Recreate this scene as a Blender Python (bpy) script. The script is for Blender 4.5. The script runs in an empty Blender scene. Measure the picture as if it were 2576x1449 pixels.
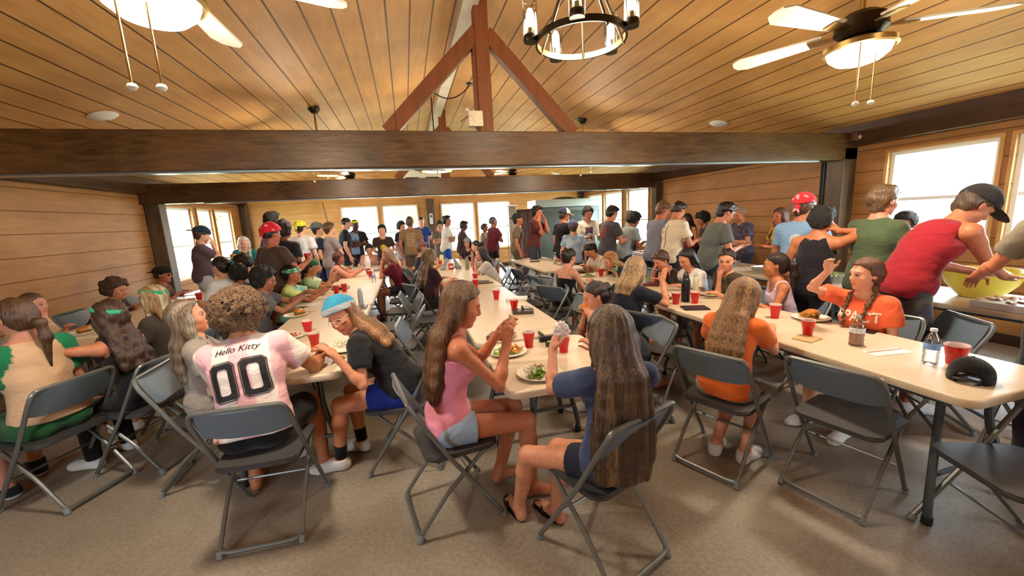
import bpy, bmesh, math, random, time
import numpy as np
from mathutils import Vector, Matrix
from mathutils.bvhtree import BVHTree
T0=time.time()
PI=math.pi
COL=bpy.context.scene.collection
rnd=random.Random(7)
# ------------------------------------------------------------------ camera model (photo 2576 x 1449)
FPX,YAW,PIT,ROL,CH=997.9,0.2508,0.1740,-0.0500,1.65
def _basis():
    cy,sy,cp,sp=math.cos(YAW),math.sin(YAW),math.cos(PIT),math.sin(PIT)
    F=np.array([sy*cp,cy*cp,-sp]); Rt=np.array([cy,-sy,0.]); U=np.cross(Rt,F)
    cr,sr=math.cos(ROL),math.sin(ROL)
    return F,cr*Rt+sr*U,-sr*Rt+cr*U
CF,CR,CU=_basis()
def ray(x,y): return CF+CR*(x-1288)/FPX+CU*(724.5-y)/FPX
def GZ(x,y,z):
    d=ray(x,y); return d*((z-CH)/d[2])+np.array([0,0,CH])
def GX(x,y,X):
    d=ray(x,y); return d*(X/d[0])+np.array([0,0,CH])
def GY(x,y,Y):
    d=ray(x,y); return d*(Y/d[1])+np.array([0,0,CH])
# ------------------------------------------------------------------ materials
MATS={}
def new_mat(name):
    m=bpy.data.materials.new(name); m.use_nodes=True
    nt=m.node_tree; b=nt.nodes['Principled BSDF']; MATS[name]=m
    return m,nt,b
def N(nt,t,**k):
    n=nt.nodes.new(t)
    for a,v in k.items():
        if a in n.inputs: n.inputs[a].default_value=v
        else: setattr(n,a,v)
    return n
def L(nt,a,b): nt.links.new(a,b)
def S(b,**k):
    for a,v in k.items(): b.inputs[a.replace('_',' ')].default_value=v
def rgb(c):
    # sRGB 0..255 -> linear rgba
    o=[]
    for v in c[:3]:
        v=v/255.; o.append(v/12.92 if v<=.04045 else ((v+.055)/1.055)**2.4)
    return (*o,1.)
def plain(name,c,rough=.5,metal=0.,noise=0.,scale=40.,bump=0.,emit=None,es=0.,coat=0.):
    if name in MATS: return MATS[name]
    m,nt,b=new_mat(name); S(b,Base_Color=rgb(c),Roughness=rough,Metallic=metal)
    if coat: S(b,Coat_Weight=coat,Coat_Roughness=.15)
    if noise or bump:
        tc=N(nt,'ShaderNodeTexCoord'); n=N(nt,'ShaderNodeTexNoise',Scale=scale,Detail=4.)
        L(nt,tc.outputs['Object'],n.inputs['Vector'])
        if noise:
            h=N(nt,'ShaderNodeMix',data_type='RGBA',blend_type='MULTIPLY'); h.inputs[0].default_value=1.
            r=N(nt,'ShaderNodeMapRange'); r.inputs['To Min'].default_value=1-noise; r.inputs['To Max'].default_value=1+noise
            r.inputs['From Min'].default_value=.25; r.inputs['From Max'].default_value=.75
            L(nt,n.outputs['Fac'],r.inputs['Value']); h.inputs[6].default_value=rgb(c); L(nt,r.outputs[0],h.inputs[7]); L(nt,h.outputs[2],b.inputs['Base Color'])
        if bump:
            bp=N(nt,'ShaderNodeBump',Strength=bump,Distance=.005); L(nt,n.outputs['Fac'],bp.inputs['Height']); L(nt,bp.outputs[0],b.inputs['Normal'])
    if emit: S(b,Emission_Color=rgb(emit),Emission_Strength=es)
    return m
def vcol_mat(name,rough,kind):
    m,nt,b=new_mat(name); S(b,Roughness=rough)
    a=N(nt,'ShaderNodeAttribute',attribute_name='Col')
    tc=N(nt,'ShaderNodeTexCoord')
    mp=N(nt,'ShaderNodeMapping'); L(nt,tc.outputs['Object'],mp.inputs['Vector'])
    n=N(nt,'ShaderNodeTexNoise',Detail=4.)
    L(nt,mp.outputs[0],n.inputs['Vector'])
    lo,hi,bs,bd=.9,1.1,.2,.003
    if kind=='skin': n.inputs['Scale'].default_value=35.; lo,hi=.9,1.1; bs=.15; S(b,Subsurface_Weight=0.); b.inputs['Specular IOR Level'].default_value=.4
    if kind=='cloth': n.inputs['Scale'].default_value=8.; n.inputs['Distortion'].default_value=.9; mp.inputs['Scale'].default_value=(1,1,1.7); lo,hi=.93,1.07; bs=.42; bd=.03; b.inputs['Specular IOR Level'].default_value=.15; S(b,Sheen_Weight=.15)
    if kind=='hair':
        mp.inputs['Scale'].default_value=(140,140,5); n.inputs['Scale'].default_value=1.; lo,hi=.35,1.9; bs=.7; bd=.01
        S(b,Anisotropic=.5)
    if kind=='curl': n.inputs['Scale'].default_value=90.; lo,hi=.35,1.9; bs=.9; bd=.02
    if kind=='hard': n.inputs['Scale'].default_value=60.; lo,hi=.97,1.03; bs=.02
    r=N(nt,'ShaderNodeMapRange'); r.inputs['From Min'].default_value=.3; r.inputs['From Max'].default_value=.7
    r.inputs['To Min'].default_value=lo; r.inputs['To Max'].default_value=hi; L(nt,n.outputs['Fac'],r.inputs['Value'])
    h=N(nt,'ShaderNodeMix',data_type='RGBA',blend_type='MULTIPLY'); h.inputs[0].default_value=1.
    L(nt,a.outputs['Color'],h.inputs[6]); L(nt,r.outputs[0],h.inputs[7]); L(nt,h.outputs[2],b.inputs['Base Color'])
    bp=N(nt,'ShaderNodeBump',Strength=bs,Distance=bd); L(nt,n.outputs['Fac'],bp.inputs['Height']); L(nt,bp.outputs[0],b.inputs['Normal'])
    return m
M_SKIN=vcol_mat('skin',.5,'skin'); M_CLOTH=vcol_mat('cloth',.85,'cloth'); M_HAIR=vcol_mat('hair',.42,'hair'); M_CURL=vcol_mat('curly_hair',.7,'curl'); M_HARD=vcol_mat('hard',.35,'hard')
# ------------------------------------------------------------------ object helpers
def tag(o,label=None,cat=None,group=None,kind=None):
    if label: o['label']=label
    if cat: o['category']=cat
    if group: o['group']=group
    if kind: o['kind']=kind
    return o
def empty(name,loc=(0,0,0),rz=0.,**k):
    o=bpy.data.objects.new(name,None); COL.objects.link(o); o.location=loc; o.rotation_euler=(0,0,rz); o.empty_display_size=.1
    return tag(o,**k)
def link(name,me,mat,parent=None,smooth=True,**k):
    me.name=name
    if mat is not None:
        for m in (mat if isinstance(mat,(list,tuple)) else [mat]): me.materials.append(m)
    if smooth: me.polygons.foreach_set('use_smooth',np.ones(len(me.polygons),bool))
    o=bpy.data.objects.new(name,me); COL.objects.link(o)
    if parent is not None: o.parent=parent
    return tag(o,**k)
def arrays_mesh(name,V,Q,col=None):
    me=bpy.data.meshes.new(name); V=np.ascontiguousarray(V,dtype=np.float32); Q=np.ascontiguousarray(Q,dtype=np.int32)
    n=len(Q); w=Q.shape[1]
    me.vertices.add(len(V)); me.vertices.foreach_set('co',V.ravel())
    me.loops.add(n*w); me.loops.foreach_set('vertex_index',Q.ravel())
    me.polygons.add(n); me.polygons.foreach_set('loop_start',np.arange(0,n*w,w,dtype=np.int32))
    me.update(calc_edges=True)
    if col is not None:
        a=me.color_attributes.new('Col','FLOAT_COLOR','POINT'); c=np.ones((len(V),4),np.float32); c[:,:3]=col
        a.data.foreach_set('color',c.ravel())
    return me
class MB:
    """collects boxes, tubes, lathes into one mesh"""
    def __init__(s): s.bm=bmesh.new()
    def box(s,c,d,rz=0.,bev=0.,M=None,seg=2):
        r=bmesh.ops.create_cube(s.bm,size=1.); vs=r['verts']
        for v in vs: v.co=Vector((v.co.x*d[0],v.co.y*d[1],v.co.z*d[2]))
        if bev>0:
            es=list({e for v in vs for e in v.link_edges}); r2=bmesh.ops.bevel(s.bm,geom=es,offset=bev,segments=seg,affect='EDGES',profile=.5)
            vs=list({v for f in r2['faces'] for v in f.verts}|{v for v in vs if v.is_valid})
        mt=(Matrix.Translation(Vector(c))@Matrix.Rotation(rz,4,'Z')) if M is None else M@Matrix.Translation(Vector(c))
        for v in vs: v.co=mt@v.co
        return s
    def tube(s,pts,r,n=8,closed=False,flat=None):
        P=[Vector(p) for p in pts]; rings=[]; m=len(P)
        rr=r if isinstance(r,(list,tuple)) else [r]*m
        up=None
        for i,p in enumerate(P):
            if closed: t=(P[(i+1)%m]-P[i-1]).normalized()
            else: t=(P[min(i+1,m-1)]-P[max(i-1,0)]).normalized()
            if up is None:
                up=Vector((0,0,1)) if abs(t.z)<.9 else Vector((1,0,0))
            a=t.cross(up).normalized(); b=a.cross(t).normalized(); up=b
            sx,sy=(1,1) if flat is None else flat
            rings.append([s.bm.verts.new(p+a*math.cos(2*PI*k/n)*rr[i]*sx+b*math.sin(2*PI*k/n)*rr[i]*sy) for k in range(n)])
        for i in range(m if closed else m-1):
            A,B=rings[i],rings[(i+1)%m]
            for k in range(n): s.bm.faces.new((A[k],A[(k+1)%n],B[(k+1)%n],B[k]))
        if not closed:
            s.bm.faces.new(rings[0][::-1]); s.bm.faces.new(rings[-1])
        return s
    def lathe(s,prof,c=(0,0,0),n=20,M=None,noise=0):
        rings=[]
        mt=Matrix.Translation(Vector(c)) if M is None else M
        for r,z in prof:
            if r<=1e-6: rings.append([s.bm.verts.new(mt@Vector((0,0,z)))])
            else: rings.append([s.bm.verts.new(mt@Vector((r*math.cos(2*PI*k/n),r*math.sin(2*PI*k/n),z))) for k in range(n)])
        for A,B in zip(rings,rings[1:]):
            for k in range(n):
                k2=(k+1)%n
                if len(A)==1 and len(B)==1: continue
                if len(A)==1: s.bm.faces.new((A[0],B[k2],B[k]))
                elif len(B)==1: s.bm.faces.new((A[k],A[k2],B[0]))
                else: s.bm.faces.new((A[k],A[k2],B[k2],B[k]))
        return s
    def prism(s,pts,z0,z1,M=None):
        mt=M or Matrix.Identity(4)
        a=[s.bm.verts.new(mt@Vector((x,y,z0))) for x,y in pts]; b=[s.bm.verts.new(mt@Vector((x,y,z1))) for x,y in pts]
        s.bm.faces.new(a[::-1]); s.bm.faces.new(b)
        for i in range(len(a)): s.bm.faces.new((a[i],a[(i+1)%len(a)],b[(i+1)%len(a)],b[i]))
        return s
    def blob(s,c,r,n=2,jit=0.,M=None):
        q=bmesh.ops.create_icosphere(s.bm,subdivisions=n,radius=1.)
        for v in q['verts']:
            k=1+rnd.uniform(-jit,jit); v.co=Vector((v.co.x*r[0]*k+c[0],v.co.y*r[1]*k+c[1],v.co.z*r[2]*k+c[2]))
            if M is not None: v.co=M@v.co
        return s
    def mesh(s,name):
        bmesh.ops.recalc_face_normals(s.bm,faces=s.bm.faces); me=bpy.data.meshes.new(name); s.bm.to_mesh(me); s.bm.free(); return me
    def build(s,name,mat,parent=None,smooth=True,angle=None,**k):
        me=s.mesh(name); o=link(name,me,mat,parent,smooth=smooth,**k)
        if smooth: 
            try: me.set_sharp_from_angle(angle=math.radians(angle or 35))
            except Exception: pass
        return o
def copy_tree(o,parent=None,loc=None,rz=None,**k):
    c=o.copy(); COL.objects.link(c)
    if parent is not None: c.parent=parent
    if loc is not None: c.location=loc
    if rz is not None: c.rotation_euler=(0,0,rz)
    for ch in o.children: copy_tree(ch,c)
    if k: tag(c,**k)
    return c
# ------------------------------------------------------------------ implicit-surface modeller (smooth unions of cones and ellipsoids, meshed by surface nets)
def V3(*a): return np.array(a,dtype=float)
def nz(v):
    v=np.asarray(v,float); l=np.linalg.norm(v); return v/l if l>1e-9 else V3(0,0,1)
def cone(a,b,ra,rb,k=.02): return ('c',np.asarray(a,float),np.asarray(b,float),ra,rb,k)
def ell(c,R,r,k=.03): return ('e',np.asarray(c,float),np.asarray(R,float),np.asarray(r,float),k)
def sph(c,r,k=.02): return ('c',np.asarray(c,float),np.asarray(c,float)+V3(0,0,1e-5),r,r,k)
def inflate(p,t,tz=None,k=None):
    if p[0]=='c': return ('c',p[1],p[2],p[3]+t,p[4]+t,p[5] if k is None else k)
    return ('e',p[1],p[2],p[3]+t,p[4] if k is None else k)
def bounds(pr):
    lo=np.full(3,1e9); hi=-lo
    for p in pr:
        if p[0]=='c':
            r=max(p[3],p[4]); lo=np.minimum(lo,np.minimum(p[1],p[2])-r); hi=np.maximum(hi,np.maximum(p[1],p[2])+r)
        else:
            r=np.sqrt(((p[2]*p[3][None,:])**2).sum(1)) ; lo=np.minimum(lo,p[1]-r); hi=np.maximum(hi,p[1]+r)
    return lo,hi
def dist(p,X,Y,Z):
    if p[0]=='c':
        a,b,ra,rb=p[1:5]; ba=b-a; L2=float(ba@ba)
        px,py,pz=X-a[0],Y-a[1],Z-a[2]
        t=np.clip((px*ba[0]+py*ba[1]+pz*ba[2])/max(L2,1e-12),0,1)
        dx=px-t*ba[0]; dy=py-t*ba[1]; dz=pz-t*ba[2]
        return np.sqrt(dx*dx+dy*dy+dz*dz)-(ra+(rb-ra)*t)
    c,R,r=p[1:4]; px,py,pz=X-c[0],Y-c[1],Z-c[2]
    # columns of R are axes
    q=[px*R[0,i]+py*R[1,i]+pz*R[2,i] for i in range(3)]
    k0=np.sqrt((q[0]/r[0])**2+(q[1]/r[1])**2+(q[2]/r[2])**2)
    k1=np.sqrt((q[0]/r[0]**2)**2+(q[1]/r[1]**2)**2+(q[2]/r[2]**2)**2)
    return k0*(k0-1)/np.maximum(k1,1e-6)
def axis(lo,hi,h,fine):
    xs=[lo]
    while xs[-1]<hi:
        x=xs[-1]; s=h
        for a,b,f in fine:
            if a-2*h<x<b: s=min(s,f)
        xs.append(x+s)
    return np.array(xs,np.float32)
class Field:
    def __init__(s,lo,hi,h,fine=()):
        # fine: list of (lo3,hi3,h)
        s.ax=[axis(lo[i]-2.5*h,hi[i]+2.5*h,h,[(f[0][i],f[1][i],f[2]) for f in fine]) for i in range(3)]
        s.h=h; s.F=np.full([len(a) for a in s.ax],.5,np.float32)
    def sub(s,lo,hi):
        sl=[];g=[]
        for i in range(3):
            a=int(np.searchsorted(s.ax[i],lo[i])); b=int(np.searchsorted(s.ax[i],hi[i])); a=max(a-1,0); b=min(b+1,len(s.ax[i]))
            sl.append(slice(a,b)); g.append(s.ax[i][a:b])
        return tuple(sl),(g[0][:,None,None],g[1][None,:,None],g[2][None,None,:])
    def add(s,p,k=None,fn=None):
        k=p[-1] if k is None else k
        lo,hi=bounds([p]); pad=k+3*s.h+.004
        sl,(X,Y,Z)=s.sub(lo-pad,hi+pad)
        if 0 in s.F[sl].shape: return
        d=dist(p,X,Y,Z)
        if fn is not None: d=fn(d,X,Y,Z)
        A=s.F[sl]; k=max(k,1e-4)
        h=np.maximum(k-np.abs(A-d),0)/k; s.F[sl]=np.minimum(A,d)-h*h*k*.25
    def cut(s,p,k=.004):
        lo,hi=bounds([p]); pad=k+3*s.h
        sl,(X,Y,Z)=s.sub(lo-pad,hi+pad); A=s.F[sl]
        if 0 in A.shape: return
        d=-dist(p,X,Y,Z); h=np.maximum(k-np.abs(A-d),0)/k; s.F[sl]=np.maximum(A,d)+h*h*k*.25
    def grid(s): return s.ax[0][:,None,None],s.ax[1][None,:,None],s.ax[2][None,None,:]
    def half(s,p,n,k=0.):
        X,Y,Z=s.grid(); n=nz(n); s.F=np.maximum(s.F,((X-p[0])*n[0]+(Y-p[1])*n[1]+(Z-p[2])*n[2]).astype(np.float32))
    def mesh(s): return nets(s.F,s.ax)
def nets(F,ax):
    F=F.copy()
    for i in range(3):
        sl=[slice(None)]*3; sl[i]=0; F[tuple(sl)]=np.maximum(F[tuple(sl)],.001); sl[i]=-1; F[tuple(sl)]=np.maximum(F[tuple(sl)],.001)
    I=F<0; nx,ny,nz_=F.shape
    cnt=np.zeros((nx-1,ny-1,nz_-1),np.int8)
    for a in (0,1):
        for b in (0,1):
            for c in (0,1): cnt+=I[a:nx-1+a,b:ny-1+b,c:nz_-1+c]
    i,j,k=np.nonzero((cnt>0)&(cnt<8)); n=len(i)
    if n==0: return np.zeros((0,3)),np.zeros((0,4),int)
    idx=np.full(cnt.shape,-1,np.int32); idx[i,j,k]=np.arange(n)
    P=np.zeros((n,3)); W=np.zeros(n)
    X,Y,Z=[a.astype(np.float64) for a in ax]
    corners=[(a,b,c) for a in (0,1) for b in (0,1) for c in (0,1)]
    val={c:F[i+c[0],j+c[1],k+c[2]].astype(np.float64) for c in corners}
    for c in corners:
        for d in range(3):
            if c[d]==0:
                e=list(c); e[d]=1; e=tuple(e); u,v=val[c],val[e]; m=(u<0)!=(v<0); t=np.where(m,u/np.where(m,u-v,1),0)
                p=np.stack([X[i+c[0]],Y[j+c[1]],Z[k+c[2]]],1); q=np.stack([X[i+e[0]],Y[j+e[1]],Z[k+e[2]]],1)
                P+=(p+(q-p)*t[:,None])*m[:,None]; W+=m
    P/=W[:,None]
    Q=[]
    A,B=I[:-1,1:-1,1:-1],I[1:,1:-1,1:-1]; x,y,z=np.nonzero(A!=B); y=y+1;z=z+1; f=I[x,y,z]
    q=np.stack([idx[x,y-1,z-1],idx[x,y,z-1],idx[x,y,z],idx[x,y-1,z]],1); q[~f]=q[~f][:,::-1]; Q.append(q)
    A,B=I[1:-1,:-1,1:-1],I[1:-1,1:,1:-1]; x,y,z=np.nonzero(A!=B); x=x+1;z=z+1; f=I[x,y,z]
    q=np.stack([idx[x-1,y,z-1],idx[x-1,y,z],idx[x,y,z],idx[x,y,z-1]],1); q[~f]=q[~f][:,::-1]; Q.append(q)
    A,B=I[1:-1,1:-1,:-1],I[1:-1,1:-1,1:]; x,y,z=np.nonzero(A!=B); x=x+1;y=y+1; f=I[x,y,z]
    q=np.stack([idx[x-1,y-1,z],idx[x,y-1,z],idx[x,y,z],idx[x-1,y,z]],1); q[~f]=q[~f][:,::-1]; Q.append(q)
    return P,np.concatenate(Q)
def sines(seed,n,fr,X,Y,Z,stretch=(1,1,1)):
    r=np.random.RandomState(seed); o=0
    for _ in range(n):
        d=r.normal(size=3); d/=np.linalg.norm(d); d=d*fr*r.uniform(.6,1.5)*np.array(stretch); o=o+np.sin(X*d[0]+Y*d[1]+Z*d[2]+r.uniform(0,6.3))
    return o/math.sqrt(n)
def rotm(ax,a):
    return np.array(Matrix.Rotation(a,3,Vector(ax)))
def frame(right,up):
    u=nz(up); r=np.asarray(right,float); r=nz(r-u*(r@u)); f=np.cross(u,r); return np.stack([r,f,u],1)   # columns right, forward, up
DBG=False
# ------------------------------------------------------------------ people
def ik(a,t,l1,l2,pole):
    a=np.asarray(a,float); t=np.asarray(t,float); v=t-a; d=np.linalg.norm(v); d2=min(max(d,abs(l1-l2)+.03),(l1+l2)*.998); v=v/max(d,1e-6); t=a+v*d2
    x=(l1*l1-l2*l2+d2*d2)/(2*d2); h=math.sqrt(max(l1*l1-x*x,0)); p=np.asarray(pole,float); p=p-v*(p@v); p=nz(p)
    return a+v*x+p*h,t
SK={'fair':(214,160,132),'tan':(186,124,88),'brown':(140,88,58),'olive':(172,116,80),'pale':(226,178,152),'dark':(82,52,38)}
HC_={'dark':(34,24,19),'black':(18,15,15),'brown':(74,50,33),'lbrown':(112,80,52),'blonde':(164,128,84),'ash':(128,108,88),'ginger':(150,80,40),'grey':(150,145,138)}
def lin(c): return np.array(rgb(c)[:3])
LODH={0:(.0075,.0034,.0036),1:(.0115,.0062,.0062),2:(.015,.0085,.009)}
def hand_prims(w,d,n,l,s,curl,spread=.0,thumb=.6):
    """palm plus five fingers of different lengths, two bends each"""
    pr=[cone(w-d*.01*s,w+d*.03*s,.024*s,.026*s,.02)]
    pc=w+d*.052*s; R=np.stack([l,d,n],1)
    pr.append(ell(pc,R,(.040*s,.046*s,.016*s),.012))
    for i,(o,ln,r) in enumerate(((.029,.070,.0086),(.0098,.080,.0088),(-.0098,.074,.0084),(-.028,.058,.0076))):
        b=w+d*(.088-.004*(i in(0,3)))*s+l*o*s; c=curl[i] if isinstance(curl,(list,tuple)) else curl
        dd=nz(d+l*spread*(1.5-i)*.3); a=c*.5
        q=b-dd*.012*s
        for j,fr in enumerate((.42,.32,.26)):
            di=nz(dd*math.cos(a)+n*math.sin(a)); e=q+di*ln*fr*s+(di*.012*s if j==0 else 0); k=.006 if j==0 else .003
            pr.append(cone(q,e,r*s*(1-.06*j),r*s*(.96-.08*j),k)); q=e; a+=c*.55
    b=w+d*.022*s+l*.030*s; t1=nz(l*.75+d*.62+n*.25*thumb); t2=nz(l*.25+d*.9+n*.5*thumb)
    e=b+t1*.040*s; pr+=[cone(b,e,.0125*s,.0105*s,.012),cone(e,e+t2*.034*s,.0102*s,.0088*s,.004),cone(e+t2*.034*s,e+nz(t2+n*.3*thumb)*.058*s,.0088*s,.0072*s,.003)]
    return pr
PEOPLE=[]
def person(key,label,at=None,X=None,Y=None,Z=None,face=0.,sit=True,s=1.,lean=(.05,.12),side=0.,twist=0.,head=(0,0,0),
           lh='def',rh='def',Le=None,Re=None,lhd=None,rhd=None,lhn=None,rhn=None,feet=None,knees=None,lod=None,sex='m',fat=1.,skin='tan',hair=('short','brown'),
           shirt=('tee',(120,120,120)),bottom=('shorts',(50,50,60)),shoes=((230,230,230),),paint=None,hat=None,eyes=True,curl=.5,extra=(),group=None,seatz=None,hpaint=None,place=None,autos=True,chair=False):
    f=math.radians(face); hw=None
    if at is not None:
        if X is not None: hw=GX(at[0],at[1],X)
        elif Y is not None: hw=GY(at[0],at[1],Y)
        else: hw='auto'
    def skel(s):
        K={}; 
        u=[nz(V3(math.sin(side)*(.4+.3*i),math.sin(lean[0]+(lean[1]-lean[0])*i/2.)*1.,math.cos(lean[0]+(lean[1]-lean[0])*i/2.))) for i in range(3)]
        sz=seatz if seatz is not None else .455
        P=V3(0,0,sz+.095*s) if sit else V3(0,0,.955*s)
        W=P+u[0]*.12*s; C=W+u[1]*.17*s; Nn=C+u[2]*.20*s
        yaw,pit,rol=head
        Rp=frame((1,0,0),u[0]); Rc=frame((math.cos(twist),-math.sin(twist),0),u[2])
        hy=yaw+0; hr=V3(math.cos(hy),-math.sin(hy),0); hf0=V3(math.sin(hy),math.cos(hy),0)
        hu=nz(V3(0,0,math.cos(pit))+hf0*math.sin(pit)+hr*math.sin(rol)); Rh=frame(hr,hu)
        nu=nz(u[2]+hu*.8); HC=Nn+nu*.07*s+hu*.095*(.55*s+.45)
        K.update(P=P,W=W,C=C,N=Nn,H=HC,Rp=Rp,Rc=Rc,Rh=Rh,u=u,nu=nu); return K
    if isinstance(hw,str): hw=GZ(at[0],at[1],skel(s)['H'][2]); autos=False
    if hw is not None and autos:
        for it in range(14):
            for _ in range(8):
                K=skel(s); hz=K['H'][2]; s*= (hw[2]-(.455 if sit else 0))/(hz-(.455 if sit else 0)); s=min(max(s,.5),1.6)
            if sit and s<.86 and lean[1]<1.15: lean=(lean[0]+.05,lean[1]+.08); s=.86
            else: break
        if not .80<s<1.16: print('SCALE',key,round(s,2),'head at',hw.round(2))
        s=min(max(s,.80),1.16)
    K=skel(s)
    cf,sf=math.cos(f),math.sin(f)
    def w2l(v): return V3(v[0]*cf-v[1]*sf, v[0]*sf+v[1]*cf, v[2])        # world delta -> person frame
    def l2w(v): return V3(v[0]*cf+v[1]*sf,-v[0]*sf+v[1]*cf, v[2])
    if hw is not None:
        o=hw-l2w(K['H']); base=V3(o[0],o[1],0)
    else: base=V3(place[0],place[1],0)
    dist_c=math.hypot(base[0],base[1])
    if lod is None: lod=0 if dist_c<3.3 else (1 if dist_c<5.6 else 2)
    hb,hf,hh=LODH[lod]
    root=empty('person',tuple(base),-f,label=label,cat='person'); 
    if group: root['group']=group
    P,W,C,Nn,H,Rp,Rc,Rh=[K[k] for k in ('P','W','C','N','H','Rp','Rc','Rh')]
    fem=sex=='f'; shw=(.150 if fem else .172)*s*(.8+.2*fat); hipw=(.088 if fem else .084)*s
    rC,fC,uC=Rc[:,0],Rc[:,1],Rc[:,2]; rP,fP,uP=Rp[:,0],Rp[:,1],Rp[:,2]; hx,hy_,hz_=Rh[:,0],Rh[:,1],Rh[:,2]
    g=fat
    torso=[ell(P,Rp,((.150 if fem else .138)*s*g,.105*s*g,.10*s),.05),ell(W,Rp,((.112 if fem else .125)*s*g,.088*s*g,.12*s),.06),
           ell(C-uC*.01*s,Rc,((.128 if fem else .145)*s*g,.100*s*g,.155*s),.06),ell(Nn-uC*.075*s-fC*.006,Rc,(shw*.93,.078*s*g,.075*s),.05)]
    if fem: torso+=[ell(C+uC*.01*s+fC*.075*s+rC*q*.055*s,Rc,(.052*s,.045*s,.050*s),.03) for q in (-1,1)]
    else: torso+=[ell(C+uC*.045*s+fC*.055*s+rC*q*.06*s,Rc,(.065*s,.045*s,.05*s),.03) for q in (-1,1)]
    if sit: torso+=[ell(P+fP*.0-uP*.035*s+rP*q*.075*s-fP*.03*s,Rp,(.082*s*g,.095*s*g,.07*s),.04) for q in (-1,1)]
    else: torso+=[ell(P-uP*.04*s+rP*q*.065*s-fP*.055*s,Rp,(.075*s*g,.075*s*g,.085*s),.04) for q in (-1,1)]
    body=list(torso)
    SJ={}; arms={}
    def HB(v): return v
    presets={}
    for q,nm in ((-1,'L'),(1,'R')):
        sj=Nn-uC*.055*s+rC*q*shw; SJ[nm]=sj
        presets={'hang':(sj+V3(q*.07,.05,-.50*s),None,V3(-q*.9,.3,0),V3(0,.1,-1)),
         'table':(V3(q*.14,.36*s+.04,.80),None,V3(0,0,-1),V3(-q*.35,1,-.12)),
         'mouth':(H+hy_*.16*s+hx*q*.07*s-hz_*.13*s,None,nz(-hx*q*.7-hy_*.7),nz(-hx*q*.45+hz_*.8-hy_*.1)),
         'chin':(H+hy_*.10*s+hx*q*.055*s-hz_*.17*s,None,nz(-hx*q*.5-hy_*.6),nz(-hx*q*.35+hz_*1.)),
         'cross':(C+fC*.185*s+rC*(-q)*.03*s-uC*(.05+.03*q)*s,None,-fC,nz(-rC*q*1.)),
         'plate':(P+V3(q*.13,.33*s,.20*s),None,V3(0,0,1),V3(-q*.25,1,.05)),
         'phone':(C+V3(q*.07,.30*s,-.02*s),None,V3(0,-.5,.8),V3(-q*.15,.8,.35)),
         'lap':(P+V3(q*.10,.26*s,.10*s),None,V3(0,0,-1),V3(-q*.3,1,-.1)),
         'back':(P+V3(q*.05,-.16*s,.05*s),None,-fP,V3(-q*.8,0,-.4)),
         'pocket':(P+V3(q*.21,.05,.0),None,V3(-q,0,0),V3(-q*.3,.25,-1)),
         'up':(H+V3(q*.16,.10,.02),None,V3(-q*.6,.2,0),V3(-q*.1,.0,1)),
         'ear':(H+hx*q*.13*s+V3(0,.05,-.10)*s,None,-hx*q,nz(-hx*q*.2+hz_))}
        T=lh if q<0 else rh
        if T=='def': T='table' if sit else 'hang'
        hn=lhn if q<0 else rhn; hd=lhd if q<0 else rhd
        if isinstance(T,str): wt,_,n0,d0=presets[T]
        else:
            wt=V3(*T[:3]) if not (len(T)>3 and T[3]=='w') else w2l(V3(*T[:3])-base); n0,d0=V3(0,0,-1),None
        pole=(Le if q<0 else Re) or ((q*.5,-.35,-1) if not isinstance(T,str) or T not in('cross',) else (q*1.,.1,-.6))
        el,wr=ik(sj,wt,.285*s,.245*s,V3(*pole))
        fd=nz(wr-el); d=nz(V3(*hd)) if hd is not None else (nz(fd*.6+nz(d0)*.7) if d0 is not None else nz(fd+V3(0,0,-.1)))
        n=V3(*hn) if hn is not None else V3(*n0); n=n-d*(n@d); n=nz(n) if np.linalg.norm(n)>.05 else nz(np.cross(d,V3(1,0,0)))
        # thumb side: for right hand with palm down(n=-z), d=+y : thumb toward -x
        l=-nz(np.cross(n,d))*q
        arms[nm]=(sj,el,wr,d,n,l)
        ma=.94 if fem else 1.08
        body+=[cone(sj+V3(0,0,-.002),sj+(el-sj)*.35,.050*s*g*(.90 if fem else 1.08),.043*s*g*ma,.04),cone(sj+(el-sj)*.3,el,.042*s*g*ma,.032*s*ma,.015),
               cone(el,el+fd*.07*s,.032*s*ma,.0365*s*ma,.012),cone(el+fd*.06*s,wr,.0365*s*ma,.0235*s*ma,.015)]
        cu=curl if not isinstance(curl,dict) else curl.get(nm,.5)
        body+=hand_prims(wr,d,n,l,s*.98*(1 if not fem else .93),cu)
    body+=[cone(Nn-uC*.03*s,H-hz_*.06*s-hy_*.012*s,(.053 if fem else .060)*s,(.047 if fem else .055)*s,.03),cone(SJ['L']+uC*.0,Nn+K['nu']*.015*s,.042*s,.044*s,.04),cone(SJ['R'],Nn+K['nu']*.015*s,.042*s,.044*s,.04)]
    hs=.55*s+.45; hs*=(1.03 if fem else 1.05)
    def hp(x,y,z): return H+hx*x*hs+hy_*y*hs+hz_*z*hs
    jw=.050 if fem else .056
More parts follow.
